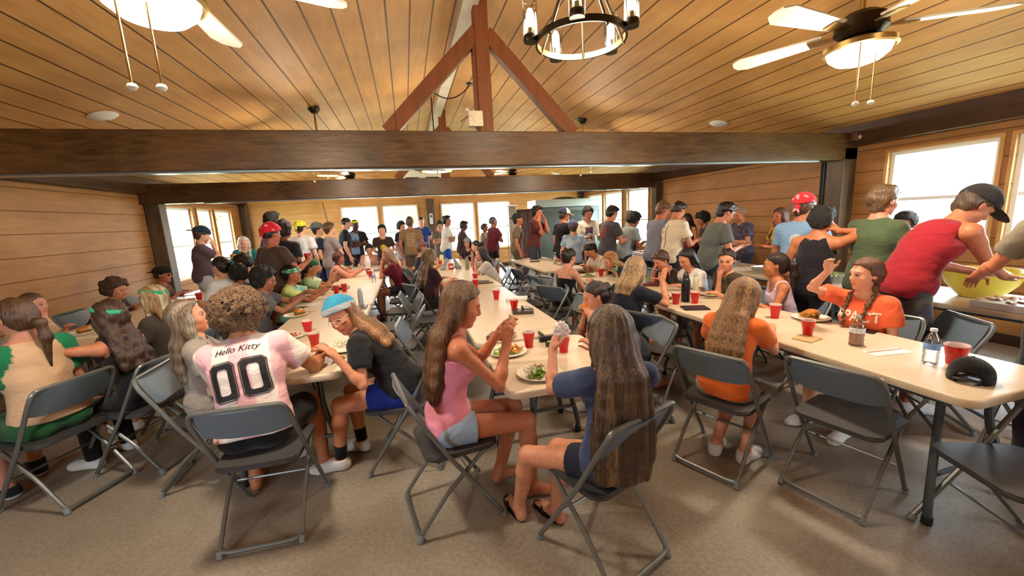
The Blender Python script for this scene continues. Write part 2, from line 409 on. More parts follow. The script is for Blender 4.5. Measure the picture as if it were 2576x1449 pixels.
    headp=[ell(hp(0,-.012,.030),Rh,(.074*hs,.092*hs,.083*hs),.02),ell(hp(0,.022,-.022),Rh,(.062*hs,.068*hs,.078*hs),.03),ell(hp(0,.028,-.062),Rh,(jw*hs,.055*hs,.040*hs),.03),
           ell(hp(0,.070,-.092),Rh,(.022*hs,.018*hs,.016*hs),.02),cone(hp(0,.086,.018),hp(0,.1035,-.018),.0065*hs,(.0085 if fem else .0098)*hs,.012),ell(hp(0,.096,-.024),Rh,(.0155*hs,.0105*hs,.0085*hs),.008),
           cone(hp(-.032,.074,.030),hp(.032,.074,.030),.012*hs,.012*hs,.015),ell(hp(.040,.058,-.022),Rh,(.022*hs,.02*hs,.022*hs),.02),ell(hp(-.040,.058,-.022),Rh,(.022*hs,.02*hs,.022*hs),.02),
           ell(hp(0,.083,-.050),Rh,(.022*hs,.0115*hs,.0058*hs),.005),ell(hp(0,.082,-.061),Rh,(.019*hs,.0115*hs,.0066*hs),.004)]
    ears=[]
    for q in(-1,1):
        Re_=Rh@rotm((0,0,1),q*.35); ears.append(ell(hp(q*.076,-.006,-.002),Re_,(.0075*hs,.019*hs,.031*hs),.006))
    body+=headp+ears
    # legs
    legs={}; kn=knees or (.10,.10)
    for i,(q,nm) in enumerate(((-1,'L'),(1,'R'))):
        hj=P-uP*.03*s+rP*q*hipw
        if sit: ft=V3(q*.12,.40*s,.075) 
        else: ft=V3(q*.10,-.01+.03*q,.075*s)
        fdir=V3(q*.18,1,0)
        if feet and feet[i] is not None:
            ft=V3(feet[i][0],feet[i][1],(feet[i][2] if len(feet[i])>2 else .075))
            if len(feet[i])>3: fdir=V3(math.sin(feet[i][3]),math.cos(feet[i][3]),0)
        pole=V3(q*(.25 if not fem else .08),1,.55) if sit else V3(q*.1,1,0)
        if knees and knees[i] is not None: pole=V3(*knees[i])
        kn_,an=ik(hj,ft,.425*s,.42*s,pole); legs[nm]=(hj,kn_,an,nz(fdir))
        tr=.083 if sit else .079
        body+=[cone(hj+ (kn_-hj)*.05,kn_,tr*s*g,.054*s*(.6+.4*g),.04),cone(kn_,kn_+(an-kn_)*.3,.052*s,.054*s*(.6+.4*g),.02),cone(kn_+(an-kn_)*.3,an,.053*s*(.6+.4*g),.034*s,.02)]
        fd=nz(fdir); up=V3(0,0,1); lat=np.cross(fd,up); Rf=np.stack([lat,fd,up],1); az=an[2]
        heel=an-fd*.025*s+V3(0,0,-az+.030*s)*1. if az<.16 else an-fd*.02+V3(0,0,-.045*s)
        low=heel[2]-.0; ball=V3(*(heel+fd*.165*s)); ball[2]=low-.006*s
        body+=[cone(an,heel,.034*s,.030*s,.02),cone(an-V3(0,0,.01),ball-fd*.03*s+V3(0,0,.006),.032*s,.024*s,.03),cone(heel,ball,.028*s,.026*s,.02)]
        if shoes is None or shoes[0] in('bare','flip'):
            for j in range(5): 
                o=lat*q*(-.024+.012*j)*s*-1*-1; ln=(.045,.042,.037,.032,.026)[j]; b=ball+lat*(-q)*(.022-.0115*j)*s; body.append(cone(b,b+fd*ln*s+V3(0,0,-.008),(.011 if j==0 else .0075)*s,(.010 if j==0 else .0065)*s,.004))
        legs[nm]=(hj,kn_,an,fd,heel,ball,Rf)
    # ---- body mesh
    lo,hi=bounds(body); fine=[]
    if lod<2 or True:
        hl,hh_=bounds(headp+ears); fine.append((hl-.01,hh_+.01,hf))
    if lod<2:
        for nm in 'LR':
            w_,d_=arms[nm][2],arms[nm][3]; a,b=np.minimum(w_,w_+d_*.16)-.05,np.maximum(w_,w_+d_*.16)+.05; fine.append((a,b,hh))
    F=Field(lo,hi,hb,fine)
    for p in body: F.add(p)
    op=eyes and lod<2 and head[1]<.30
    if op:
        for q in(-1,1): F.cut(ell(hp(q*.0315,.088,.010),Rh,(.0140*hs,.016*hs,.0050*hs),.003),.003)
    if lod<2: F.cut(cone(hp(-.017,.10,-.0555),hp(.017,.10,-.0555),.0115*hs*.9,.0115*hs*.9,.002),.002) if False else None
    V,Q=F.mesh()
    sk=lin(SK[skin]) if isinstance(skin,str) else lin(skin); hc=lin(HC_[hair[1]] if isinstance(hair[1],str) else hair[1])
    q=(V-H)@Rh/hs; col=np.tile(sk,(len(V),1))
    ax_,ay,az_=np.abs(q[:,0]),q[:,1],q[:,2]; nearh=(np.abs(q).max(1)<.14)
    def put(m,c,a=1.): col[m&nearh]=col[m&nearh]*(1-a)+np.asarray(c)*a
    put((ay>.02)&(az_>-.075)&(az_<.02)&(ax_>.015)&(ax_<.055),sk*np.array([1.12,.86,.82]),.5)
    put((ax_<.023)&(az_>-.068)&(az_<-.045)&(ay>.078),sk*np.array([.95,.48,.48]),.75)
    put((ax_<.019)&(np.abs(az_+.0555)<.0018 if lod==0 else np.abs(az_+.0555)<.003)&(ay>.078),sk*np.array([.35,.2,.2]),.7)
    put((ax_>.014)&(ax_<.046)&(np.abs(az_-.031+((ax_-.028)/.02)**2*.004)<.0032)&(ay>.05),hc*.8+sk*.1,.75)
    if not op and lod<2:
        put((((ax_-.0315)/.019)**2+((az_-.010)/.012)**2<1)&(ay>.05),sk*np.array([.8,.68,.66]),.5); put((((ax_-.0315)/.017)**2+((az_-.003-((ax_-.0315)/.017)**2*.004)/.0026)**2<1)&(ay>.05),np.array([.03,.02,.015]) ,.85)
    elif not op: put((((ax_-.0315)/.015)**2+((az_-.008)/.006)**2<1)&(ay>.05),np.array([.03,.02,.015]) ,.8)
    else: put((((ax_-.0315)/.0175)**2+((az_-.0105)/.0082)**2<1)&(ay>.05),sk*.25,.7)
    if hpaint: hpaint(q,col,put)
    if op:
        # eyeballs, set into the sockets of the same body mesh
        n1,n2=14,9; th=np.linspace(0,PI,n2+2)[1:-1]; ev=[];ec=[];eq=[]
        for sd in(-1,1):
            b0=len(V)+len(ev); c=np.array([sd*.0315,.0735,.010]); 
            ring=[[c+.0135*np.array([math.sin(t)*math.cos(a),math.cos(t),math.sin(t)*math.sin(a)]) for a in np.arange(n1)*2*PI/n1] for t in np.linspace(0,1.6,8)]
            ang=np.linspace(0,1.6,8)
            for t,rg in zip(ang,ring):
                for pt in rg: ev.append(H+Rh@(pt*hs)); ec.append((.01,.008,.008) if t<.25 else ((.06,.03,.018) if t<.70 else (.40,.36,.33)))
            for r_ in range(7):
                for k_ in range(n1): eq.append((b0+r_*n1+k_,b0+r_*n1+(k_+1)%n1,b0+(r_+1)*n1+(k_+1)%n1,b0+(r_+1)*n1+k_))
        V=np.concatenate([V,np.array(ev)]); Q=np.concatenate([Q,np.array(eq)]); col=np.concatenate([col,np.array(ec)])
    link('body',arrays_mesh('body',V,Q,col),M_SKIN,root); K['bodyVQ']=(V,Q)
    K.update(SJ=SJ,arms=arms,legs=legs,torso=torso,hp=hp,hs=hs,s=s,base=base,f=f,root=root,l2w=l2w,w2l=w2l,g=g,lod=lod,sit=sit,fem=fem,neck=body,shw=shw,label=label,key=key)
    ch={0:.008,1:.0115,2:.016}[lod]
    seed=abs(hash(key))%1000 if False else sum(ord(c_)*(i_+1) for i_,c_ in enumerate(key))%997
    # ---- top
    kind,sc=shirt[0],shirt[1]
    def shell(F,amp,fr,st=(1,1,1)):
        m=np.abs(F.F)<.03; i,j,k=np.nonzero(m); x,y,z=F.ax[0][i],F.ax[1][j],F.ax[2][k]
        F.F[i,j,k]+=amp*sines(seed,7,fr,x,y,z,st).astype(np.float32)
    if kind!='none':
        t=.010 if kind in('tank','spag','fit') else (.016 if fem else .020); t*=1.0 if lod else 1.
        if kind=='fit': kind='tee'
        tp=[inflate(p,t*(1.0 if i else 1.1),k=.06) for i,p in enumerate(torso)]
        hem=.03 if sit else .10
        if len(shirt)>3: hem=shirt[3]
        if not sit: tp.append(ell(P+uP*.01*s-fP*.01*s,Rp,((.168 if not fem else .165)*s*g,(.136 if not fem else .128)*s*g,.17*s),.05))
        if kind in('tee','long','polo','sleeveless') and not fem: tp+=[ell(W,Rp,(.152*s*g,.114*s*g,.19*s),.05),ell(C+uC*.03*s-fC*.01*s,Rc,(.165*s*g,.118*s*g,.15*s),.04)]
        elif kind in('tee','long'): tp+=[ell(W,Rp,(.135*s*g,.106*s*g,.17*s),.05)]
        if sit: tp.append(ell(P+uP*.03*s-fP*.015*s,Rp,(.165*s*g,.138*s*g,.11*s),.05))
        sl=[]
        yl=[cone(SJ['L'],Nn,.048*s+t*.4,.05*s,.04),cone(SJ['R'],Nn,.048*s+t*.4,.05*s,.04)]
        if kind in('tee','long','polo'):
            for nm in 'LR':
                sj,el,wr=arms[nm][:3]; ln=.62 if kind!='long' else 1.; e=sj+(el-sj)*(ln+.15)
                if kind=='long': sl.append((cone(sj,el,.066*s*g,.054*s,.03),None)); sl.append((cone(el,wr-(wr-el)*.02,.053*s,.040*s,.03),None))
                else: sl.append((cone(sj,e,.058*s*g+t*.45,.054*s*g+t*.9,.03),(sj+(el-sj)*ln,nz(el-sj))))
            tp+=yl
        if kind=='tank': tp+=[cone(Nn-uC*.03*s-rC*.085*s,Nn-uC*.03*s+rC*.085*s,.045*s,.045*s,.04)]
        lo,hi=bounds(tp+[a for a,_ in sl]); F=Field(lo,hi,ch)
        for p in tp: F.add(p)
        if kind in('tank','sleeveless'):
            for q_,nm in((-1,'L'),(1,'R')): sj=SJ[nm]; F.cut(ell(sj+rC*q_*(.020 if kind=='tank' else .045)*s-uC*.02*s,Rc,(.058*s,.14*s,.105*s),.01),.012)
        F.half(P-uP*hem*s,-uP)
        for a,pl in sl:
            if pl is None: F.add(a)
            else: F.add(a,fn=lambda d,X_,Y_,Z_,pl=pl: np.maximum(d,(X_-pl[0][0])*pl[1][0]+(Y_-pl[0][1])*pl[1][1]+(Z_-pl[0][2])*pl[1][2]))
        shell(F,.0042 if lod==0 else .005,22,(.8,.8,1.7)); 
        if lod==0: shell(F,.0016,62,(.6,.6,1.9))
        nr={'tank':.088,'spag':.10,'polo':.058,'sleeveless':.066}.get(kind,.064)*s
        F.cut(cone(Nn+fC*.012*s-uC*.012*s,Nn+uC*.25,nr,nr*1.3,.01),.006)
        if kind in('tank','spag'): F.cut(ell(Nn+fC*.08*s-uC*.03*s,Rc,(.085*s,.11*s,.085*s),.01),.006)
        if kind=='spag':
            F.half(Nn-uC*(.135 if len(shirt)<5 else shirt[4])*s,uC)
            bv=BVHTree.FromPolygons([tuple(v) for v in K['bodyVQ'][0]],[tuple(q) for q in K['bodyVQ'][1]])
            for q_ in(-1,1):
                pts=[]; ctr=Nn-uC*.085*s+rC*q_*.088*s
                for a_ in np.linspace(-.45,PI+.45,16):
                    dr=nz(fC*math.cos(a_)+uC*math.sin(a_)); h_=bv.ray_cast(Vector(ctr+dr*.3),Vector(-dr),.3)
                    if h_[0] is not None and (Vector(h_[0])-Vector(ctr)).length<.125*s: pts.append(np.array(h_[0])+dr*.0015)
                for a_,b_ in zip(pts,pts[1:]): F.add(cone(a_,b_,.0058*s,.0058*s,.003))
        V,Q=F.mesh(); cc=np.tile(lin(sc),(len(V),1)); qq=(V-C)@Rc/s
        if paint: cc=paint(qq,cc,V)
        nm_={'tee':'t_shirt','long':'long_sleeved_shirt','tank':'tank_top','spag':'camisole','polo':'polo_shirt','sleeveless':'sleeveless_shirt'}[kind]
        so=link(nm_,arrays_mesh(nm_,V,Q,cc),M_CLOTH,root); K['shirt']=so; K['shirtVQ']=(V,Q)
    # ---- bottom
    kind,bc=bottom[0],bottom[1]
    if kind!='none':
        ln=bottom[2] if len(bottom)>2 else (.52 if kind=='shorts' else 1.)
        tt=.014
        bp=[inflate(torso[0],tt*.8)]+[inflate(p,tt*.8) for p in torso[-2:]]; lg=[]
        for nm in 'LR':
            hj,kn_,an=legs[nm][:3]
            e=hj+(kn_-hj)*(min(ln,.98)+.12); rr=.079*s*g
            if kind=='shorts': lg.append((cone(hj,e,.083*s*g+tt,(.078*s*g+tt*.8) if ln<.5 else .072*s*g+tt*.9,.04),(hj+(kn_-hj)*ln,nz(kn_-hj))))
            else: lg+= [(cone(hj,kn_,.086*s*g+tt*.6,.066*s,.04),None),(cone(kn_,an+(kn_-an)*.03,.066*s,.056*s if kind=='pants' else .045*s,.03),None)]
        lo,hi=bounds(bp+[a for a,_ in lg]); F=Field(lo,hi,ch)
        for p in bp: F.add(p)
        F.half(P+uP*.055*s,uP)
        for a,pl in lg:
            if pl is None: F.add(a)
            else: F.add(a,fn=lambda d,X_,Y_,Z_,pl=pl: np.maximum(d,(X_-pl[0][0])*pl[1][0]+(Y_-pl[0][1])*pl[1][1]+(Z_-pl[0][2])*pl[1][2]))
        shell(F,.0028,26)
        V,Q=F.mesh(); cc=np.tile(lin(bc),(len(V),1))
        if len(bottom)>3: cc=bottom[3](V,cc,K)
        link({'shorts':'shorts','pants':'trousers','jeans':'jeans'}[kind],arrays_mesh(kind,V,Q,cc),M_CLOTH,root)
    # ---- shoes
    if shoes is not None and (lod<2 or not sit):
        for nm in 'LR':
            hj,kn_,an,fd,heel,ball,Rf=legs[nm]
            if shoes[0]=='bare': continue
            if shoes[0]=='flip':
                fm=MB(); mt=Matrix.Translation(Vector(heel*.4+ball*.6+fd*.01-V3(0,0,.034*s)))@Matrix(Rf.tolist()).to_4x4()
                pts=[(.045*math.cos(a)*(1-.15*(math.sin(a)<0)),.125*math.sin(a)) for a in np.linspace(0,2*PI,20,endpoint=False)]
                fm.prism(pts,-.008,.008,mt); fm.tube([mt@Vector(p_) for p_ in((-.04,0,.0),(-.03,.02,.045),(0,.07,.012),(.03,.02,.045),(.04,0,.0))],.005,6)
                fm.build('flip_flop',plain('flipflop',(30,28,28),.7),root); continue
            pr=[cone(heel+V3(0,0,.006),ball+V3(0,0,.004),.040*s,.040*s,.03),cone(ball,ball+fd*.045*s,.040*s,.033*s,.03),cone(an-V3(0,0,.0),heel,.045*s,.038*s,.03),cone(an-V3(0,0,.02),ball,.042*s,.034*s,.03)]
            lo,hi=bounds(pr); F=Field(lo,hi,ch)
            for p in pr: F.add(p)
            F.half(V3(0,0,max(heel[2]-.028*s,0)),V3(0,0,-1)); F.half(an+V3(0,0,.005),V3(0,0,1))
            V,Q=F.mesh(); cc=np.tile(lin(shoes[0]),(len(V),1)); cc[V[:,2]<V[:,2].min()+.022]=lin(shoes[1] if len(shoes)>1 and not isinstance(shoes[1],str) else (225,222,215))
            so=link('shoe',arrays_mesh('shoe',V,Q,cc),M_CLOTH,root)
            if len(shoes)>2:
                pr=[cone(an-V3(0,0,.01),an+(kn_-an)*shoes[2],.041*s,.045*s,.01)]; lo,hi=bounds(pr); F=Field(lo,hi,ch); F.add(pr[0]); F.half(an+(kn_-an)*shoes[2],kn_-an); V,Q=F.mesh(); link('sock',arrays_mesh('sock',V,Q,np.tile(lin(shoes[3]),(len(V),1))),M_CLOTH,root)
    K['seed']=seed
    make_hair(K,hair,hc)
    if hat: make_hat(K,hat)
    for e in extra: e(K)
    PEOPLE.append(K); print('POS',key,'s=%.2f'%s,'base',base.round(2)[:2],'head',(l2w(H)+base).round(2),'lean %.2f'%lean[1]) if DBG else None
    if chair: PEOPLE_CHAIRS.append((K,chair))
    return K
PEOPLE_CHAIRS=[]
def make_hair(K,hair,hc):
    st=hair[0]; H,Rh,hs,s,lod=K['H'],K['Rh'],K['hs'],K['s'],K['lod']; hp=K['hp']; root=K['root']; seed=K['seed']
    hx,hy,hz=Rh[:,0],Rh[:,1],Rh[:,2]; Nn,C,P,W=K['N'],K['C'],K['P'],K['W']; Rc=K['Rc']; rC,fC,uC=Rc[:,0],Rc[:,1],Rc[:,2]
    opt=hair[2] if len(hair)>2 else {}
    if st=='bald': return
    h={0:.0055,1:.009,2:.0125}[lod]
    thick={'buzz':.006,'short':.016,'crop':.012,'curly':.035,'afro':.075,'long':.014,'wavy':.020,'pony':.010,'bun':.010,'braids':.012,'mop':.028,'fade':.010}.get(st,.014)
    thick=opt.get('t',thick)
    cap=[ell(hp(0,-.014,.034),Rh,((.074+thick)*hs,(.092+thick)*hs,(.083+thick)*hs),.02)]
    tl=thick*(.25 if st in('short','crop','fade') else .8)
    lowc=[ell(hp(0,-.036 if st in('short','crop','fade') else -.040,-.010),Rh,((.068+tl)*hs,(.066+tl)*hs,(.075+thick*.4)*hs),.03)]
    if st in('mop','short','fade','crop'): cap.append(ell(hp(0,.035,.085),Rh,((.058+thick*.3)*hs,(.055+thick)*hs,(.034+thick*.5)*hs),.03))
    flow=[]; cur=st in('curly','afro','mop'); 
    if st=='afro': cap=[ell(hp(0,-.03,.028),Rh,(.136*hs,.142*hs,.134*hs),.02)]; lowc=[ell(hp(0,-.055,-.025),Rh,(.115*hs,.09*hs,.10*hs),.03)]
    if st=='curly': lowc.append(ell(hp(0,-.055,-.045),Rh,(.085*hs,.06*hs,.06*hs),.03))
    ln=opt.get('len',.0)
    def chain(pts,rs,k=.03):
        for a,b,r1,r2 in zip(pts,pts[1:],rs,rs[1:]): flow.append(cone(a,b,r1,r2,k))
    if st in('long','wavy'):
        ln=ln or .30; bk=lambda d,side,off: Nn-uC*d*s+rC*side*s-fC*off*s
        wd=opt.get('w',1.)
        sides=opt.get('sides',1)
        N_=5
        for sd in (-1.5,-.9,-.3,.3,.9,1.5):
            p0=hp(sd*.040,-.045+.012*abs(sd),.03); p1=hp(sd*.046,-.055+.02*abs(sd),-.055); pts=[p0,p1]; rs=[.040*hs,.040*hs]
            L_=0
            while L_<ln:
                L_+=.08; d_=min(L_,ln); pts.append(Nn-uC*(d_-.06)*s*1.0-fC*(.098+.018*min(1,d_*4)-.012*abs(sd)+.03*max(0,d_-.3))*s*(K['g']*.5+.5)+rC*sd*(.046+.02*wd*min(1,d_*3))*s+V3(0,0,0)); rs.append((.038 if d_<ln-.06 else .020)*s*(.9 if abs(sd)>1 else 1.)*(.7+.3*wd))
            chain(pts,rs)
        if sides:
            for q in(-1,1):
                if sides in(1,q*2): chain([hp(q*.062,.020,.05),hp(q*.078,.016,-.01),hp(q*.078,.0,-.075),Nn+rC*q*.085*s+fC*(.02 if sides==1 else .05)*s-uC*.0,Nn+rC*q*.085*s+fC*.120*s-uC*.12*s,Nn+rC*q*.075*s+fC*(.165 if K['fem'] else .12)*s-uC*min(ln,.24)*s],[.020*hs,.022*hs,.026*hs,.026*s,.022*s,.010*s])
    if st=='pony':
        ln=ln or .25; a=hp(0,-.10,opt.get('z',.03)); chain([a,a-hy*.045+V3(0,0,-.0),a-hy*.06+V3(0,0,-.10),a-hy*.045+V3(0,0,-ln)],[.020,.026,.028,.010])
    if st=='bun':
        flow.append(ell(hp(opt.get('x',0),-.115,opt.get('z',.03)),Rh,(.045*hs,.040*hs,.042*hs),.01))
    if st=='braids':
        ln=ln or .34
        for q in opt.get('q',(-1,1)):
            fr=opt.get('front',1); a=hp(q*.055,-.055,-.05); b=Nn+rC*q*.075*s+(fC*.05 if fr else -fC*.085)*s+uC*.01; c=Nn+rC*q*.07*s+(fC*.145 if fr else -fC*.13)*s-uC*.10*s; d=Nn+rC*q*.06*s+(fC*.182 if fr else -fC*.145)*s-uC*ln*s
            pts=[a,b,c,d]; n=int(22*ln/.34)+6
            for i in range(n):
                t=i/(n-1)*3; j=min(int(t),2); p=pts[j]+(pts[j+1]-pts[j])*(t-j); flow.append(ell(p+rC*(.006 if i%2 else -.006),np.eye(3),(.0165*(1-.3*i/n),.0145*(1-.3*i/n),.014),.006))
            flow.append(cone(d,d-uC*.05,.012,.005,.005))
    pr=cap+lowc+flow; lo,hi=bounds(pr); F=Field(lo-.01,hi+.01,h)
    for p in cap+lowc: F.add(p)
    # hairline: open the face and the ears
    fr=opt.get('line',.060 if st in('short','mop','curly','afro','crop','fade','buzz') else .080)
    X,Y,Z=F.grid(); 
    qx=((X-H[0])*hx[0]+(Y-H[1])*hx[1]+(Z-H[2])*hx[2])/hs; qy=((X-H[0])*hy[0]+(Y-H[1])*hy[1]+(Z-H[2])*hy[2])/hs; qz=((X-H[0])*hz[0]+(Y-H[1])*hz[1]+(Z-H[2])*hz[2])/hs
    ed=.018 if st not in('buzz','fade') else .012
    if st in('long','wavy'): ed=.012
    sl_,z0_=(1.,.035) if st in('long','wavy','pony','bun','braids') else (.95,.012)
    sb=np.minimum(qy-(ed+sl_*np.maximum(qz-z0_,0)),fr+.05-qz)           # in front of ed and below hairline => removed
    ear=np.minimum(np.minimum(.018-np.abs(qz+.0),.10-0*qx),np.minimum(qy+.026,.3-qy)) if st in('short','crop','fade','buzz') else -1+0*qx
    ear2=np.minimum(qy+.03,-.0-qz+.012) if st in('short','crop','fade','buzz','pony','bun') else -1+0*qx
    F.F=np.maximum(F.F,(np.maximum(sb,ear2)*hs).astype(np.float32))
    nape=-.085 if st not in('fade','buzz','crop') else -.045
    if not flow or st in('pony','bun','braids'): F.F=np.maximum(F.F,((nape-qz)*hs).astype(np.float32))
    for p in flow: F.add(p)
    m=np.abs(F.F)<.04; i,j,k=np.nonzero(m); x,y,z=F.ax[0][i],F.ax[1][j],F.ax[2][k]
    if st in('afro','curly','mop'):
        w=sines(seed,8,95 if st=='afro' else 75,x,y,z); F.F[i,j,k]+=(.007*w+.006*np.abs(sines(seed+3,6,150 if lod==0 else 90,x,y,z))).astype(np.float32)*(1.3 if st=='afro' else .9)
    elif st in('long','wavy','pony'):
        am=.0030 if st!='wavy' else .0050
        def ang(x,y,z):
            p=np.stack([x,y,z],1)-Nn; rx=p@rC; ry=-(p@fC)+.07; return np.arctan2(rx,ry)*.13, z*(.05 if st!='wavy' else .35)
        aa,zz=ang(x,y,z); oo=0*aa
        F.F[i,j,k]+=(am*sines(seed,8,190,aa,oo,zz)+am*.7*sines(seed+5,6,80,aa,oo,zz*.6)).astype(np.float32)
        # broken tips
        tip=opt.get('tips',1)
    else:
        F.F[i,j,k]+=(.0035*sines(seed,7,110,x,y,z)+(.006*sines(seed+1,6,45,x,y,z) if st=='short' else 0)).astype(np.float32)
    V,Q=F.mesh()
    if len(V)==0: return
    rs=np.random.RandomState(seed); c=np.tile(hc,(len(V),1))
    hl=opt.get('hl')
    if hl is not None:
        p_=V-Nn; aa=np.arctan2(p_@rC,-(p_@fC)+.07)*.13
        w=np.clip(sines(seed+9,8,170,aa,0*aa,V[:,2]*.06)*.45+.2,0,.8)[:,None]; c=c*(1-w)+lin(hl)*w
    nm='hair'
    link(nm,arrays_mesh('hair',V,Q,c),M_CURL if cur else M_HAIR,root)
def make_hat(K,hat):
    kind,c=hat[0],hat[1]; H,Rh,hs,lod,root=K['H'],K['Rh'],K['hs'],K['lod'],K['root']; hp=K['hp']; hx,hy,hz=Rh[:,0],Rh[:,1],Rh[:,2]
    h={0:.005,1:.008,2:.011}[lod]; o=hat[2] if len(hat)>2 else {}
    t=o.get('t',.026); back=o.get('back',False)
    if kind in('cap','bandana','beanie'):
        dome=ell(hp(0,-.012,.040),Rh,((.074+t)*hs,(.094+t)*hs,(.086+t)*hs),.02)
        brim=[]
        if kind=='cap':
            q=-1 if back else 1; Rb=Rh@rotm((1,0,0),-q*(.12))
            brim=[ell(hp(0,q*.125,.045),Rb,(.068*hs,.085*hs,.009*hs),.008)]
        if kind=='bandana': brim=[ell(hp(0,-.118,.0),Rh,(.026,.022,.020),.01),cone(hp(.0,-.12,0),hp(.03,-.13,-.075),.014,.006,.006),cone(hp(0,-.12,0),hp(-.03,-.135,-.06),.014,.006,.006)]
        if o.get('nob'): brim=[]
        lo,hi=bounds([dome]+brim); F=Field(lo,hi,h); F.add(dome)
        tilt=o.get('tilt',.18 if kind!='cap' else .10); n=nz(-hz+hy*math.tan(tilt)*(1 if not back else .2))
        F.half(hp(0,0,o.get('z',.034)),n)
        for b in brim: F.add(b)
        m=np.abs(F.F)<.02; i,j,k=np.nonzero(m); F.F[i,j,k]+=((.0018 if kind=='cap' else .0035)*sines(K['seed'],6,60,F.ax[0][i],F.ax[1][j],F.ax[2][k])).astype(np.float32)
        V,Q=F.mesh(); cc=np.tile(lin(c),(len(V),1)); q=(V-H)@Rh/hs
        if o.get('c2') is not None:
            if kind=='cap': cc[q[:,1]*(-1 if back else 1)<o.get('cut',.0)]=lin(o['c2'])
            else:
                w=sines(5,6,180 if lod==0 else 110,q[:,0],q[:,1],q[:,2])>.75; cc[w]=lin(o['c2'])
        if o.get('band') is not None: m=((V-hp(0,0,o.get('z',.034)))@(-n))<.042*hs; cc[m]=lin(o['band'])
        nm={'cap':'baseball_cap','bandana':'bandana','beanie':'beanie'}[kind]
        link(nm,arrays_mesh(nm,V,Q,cc),M_CLOTH if kind!='cap' else M_CLOTH,root)
    if kind=='band':
        w=.5*o.get('w',.03); a=ell(hp(0,-.012,.035),Rh,((.074+t)*hs,(.094+t)*hs,(.088+t)*hs),.02); lo,hi=bounds([a]); F=Field(lo,hi,h); F.add(a)
        ti=o.get('tilt',.25); n=nz(hz-hy*math.tan(ti)); c0=hp(0,0,o.get('z',.045)); F.half(c0+n*w,n); F.half(c0-n*w,-n); V,Q=F.mesh(); cc=np.tile(lin(c),(len(V),1))
        if o.get('c2') is not None: q=(V-H)@Rh; cc[sines(5,6,160,q[:,0],q[:,1],q[:,2])>.6]=lin(o['c2'])
        link('headband',arrays_mesh('headband',V,Q,cc),M_CLOTH,root)
def glasses(c=(25,25,25),lens=None,z=.010,y=.0,up=False):
    def f(K):
        hp=K['hp']; m=MB(); yy=.098+y
        if up: z_,yy=.105,.045
        else: z_=z
        for q in(-1,1):
            m.tube([hp(q*.033+.021*math.cos(a),yy-.008*abs(math.cos(a)),z_+.0165*math.sin(a)) for a in np.linspace(0,2*PI,16,endpoint=False)],.0017,5,closed=True)
            m.tube([hp(q*.054,yy-.004,z_+.004),hp(q*.076,yy-.05,z_+.004),hp(q*.080,yy-.10,z_-.004)],.0018,5)
        m.tube([hp(-.012,yy,z_+.003),hp(.012,yy,z_+.003)],.0018,5)
        g=m.build('sunglasses' if lens else 'glasses',plain('frame%d_%d_%d'%c,c,.25),K['root'])
        if lens:
            for q in(-1,1):
                m=MB(); m.bm.faces.new([m.bm.verts.new(Vector(hp(q*.033+.021*math.cos(a),yy-.006,z_+.0165*math.sin(a)))) for a in np.linspace(0,2*PI,14,endpoint=False)])
                ms=m.build('lens',plain('lens%d'%lens[0],lens,.08,coat=.6),g); 
    return f
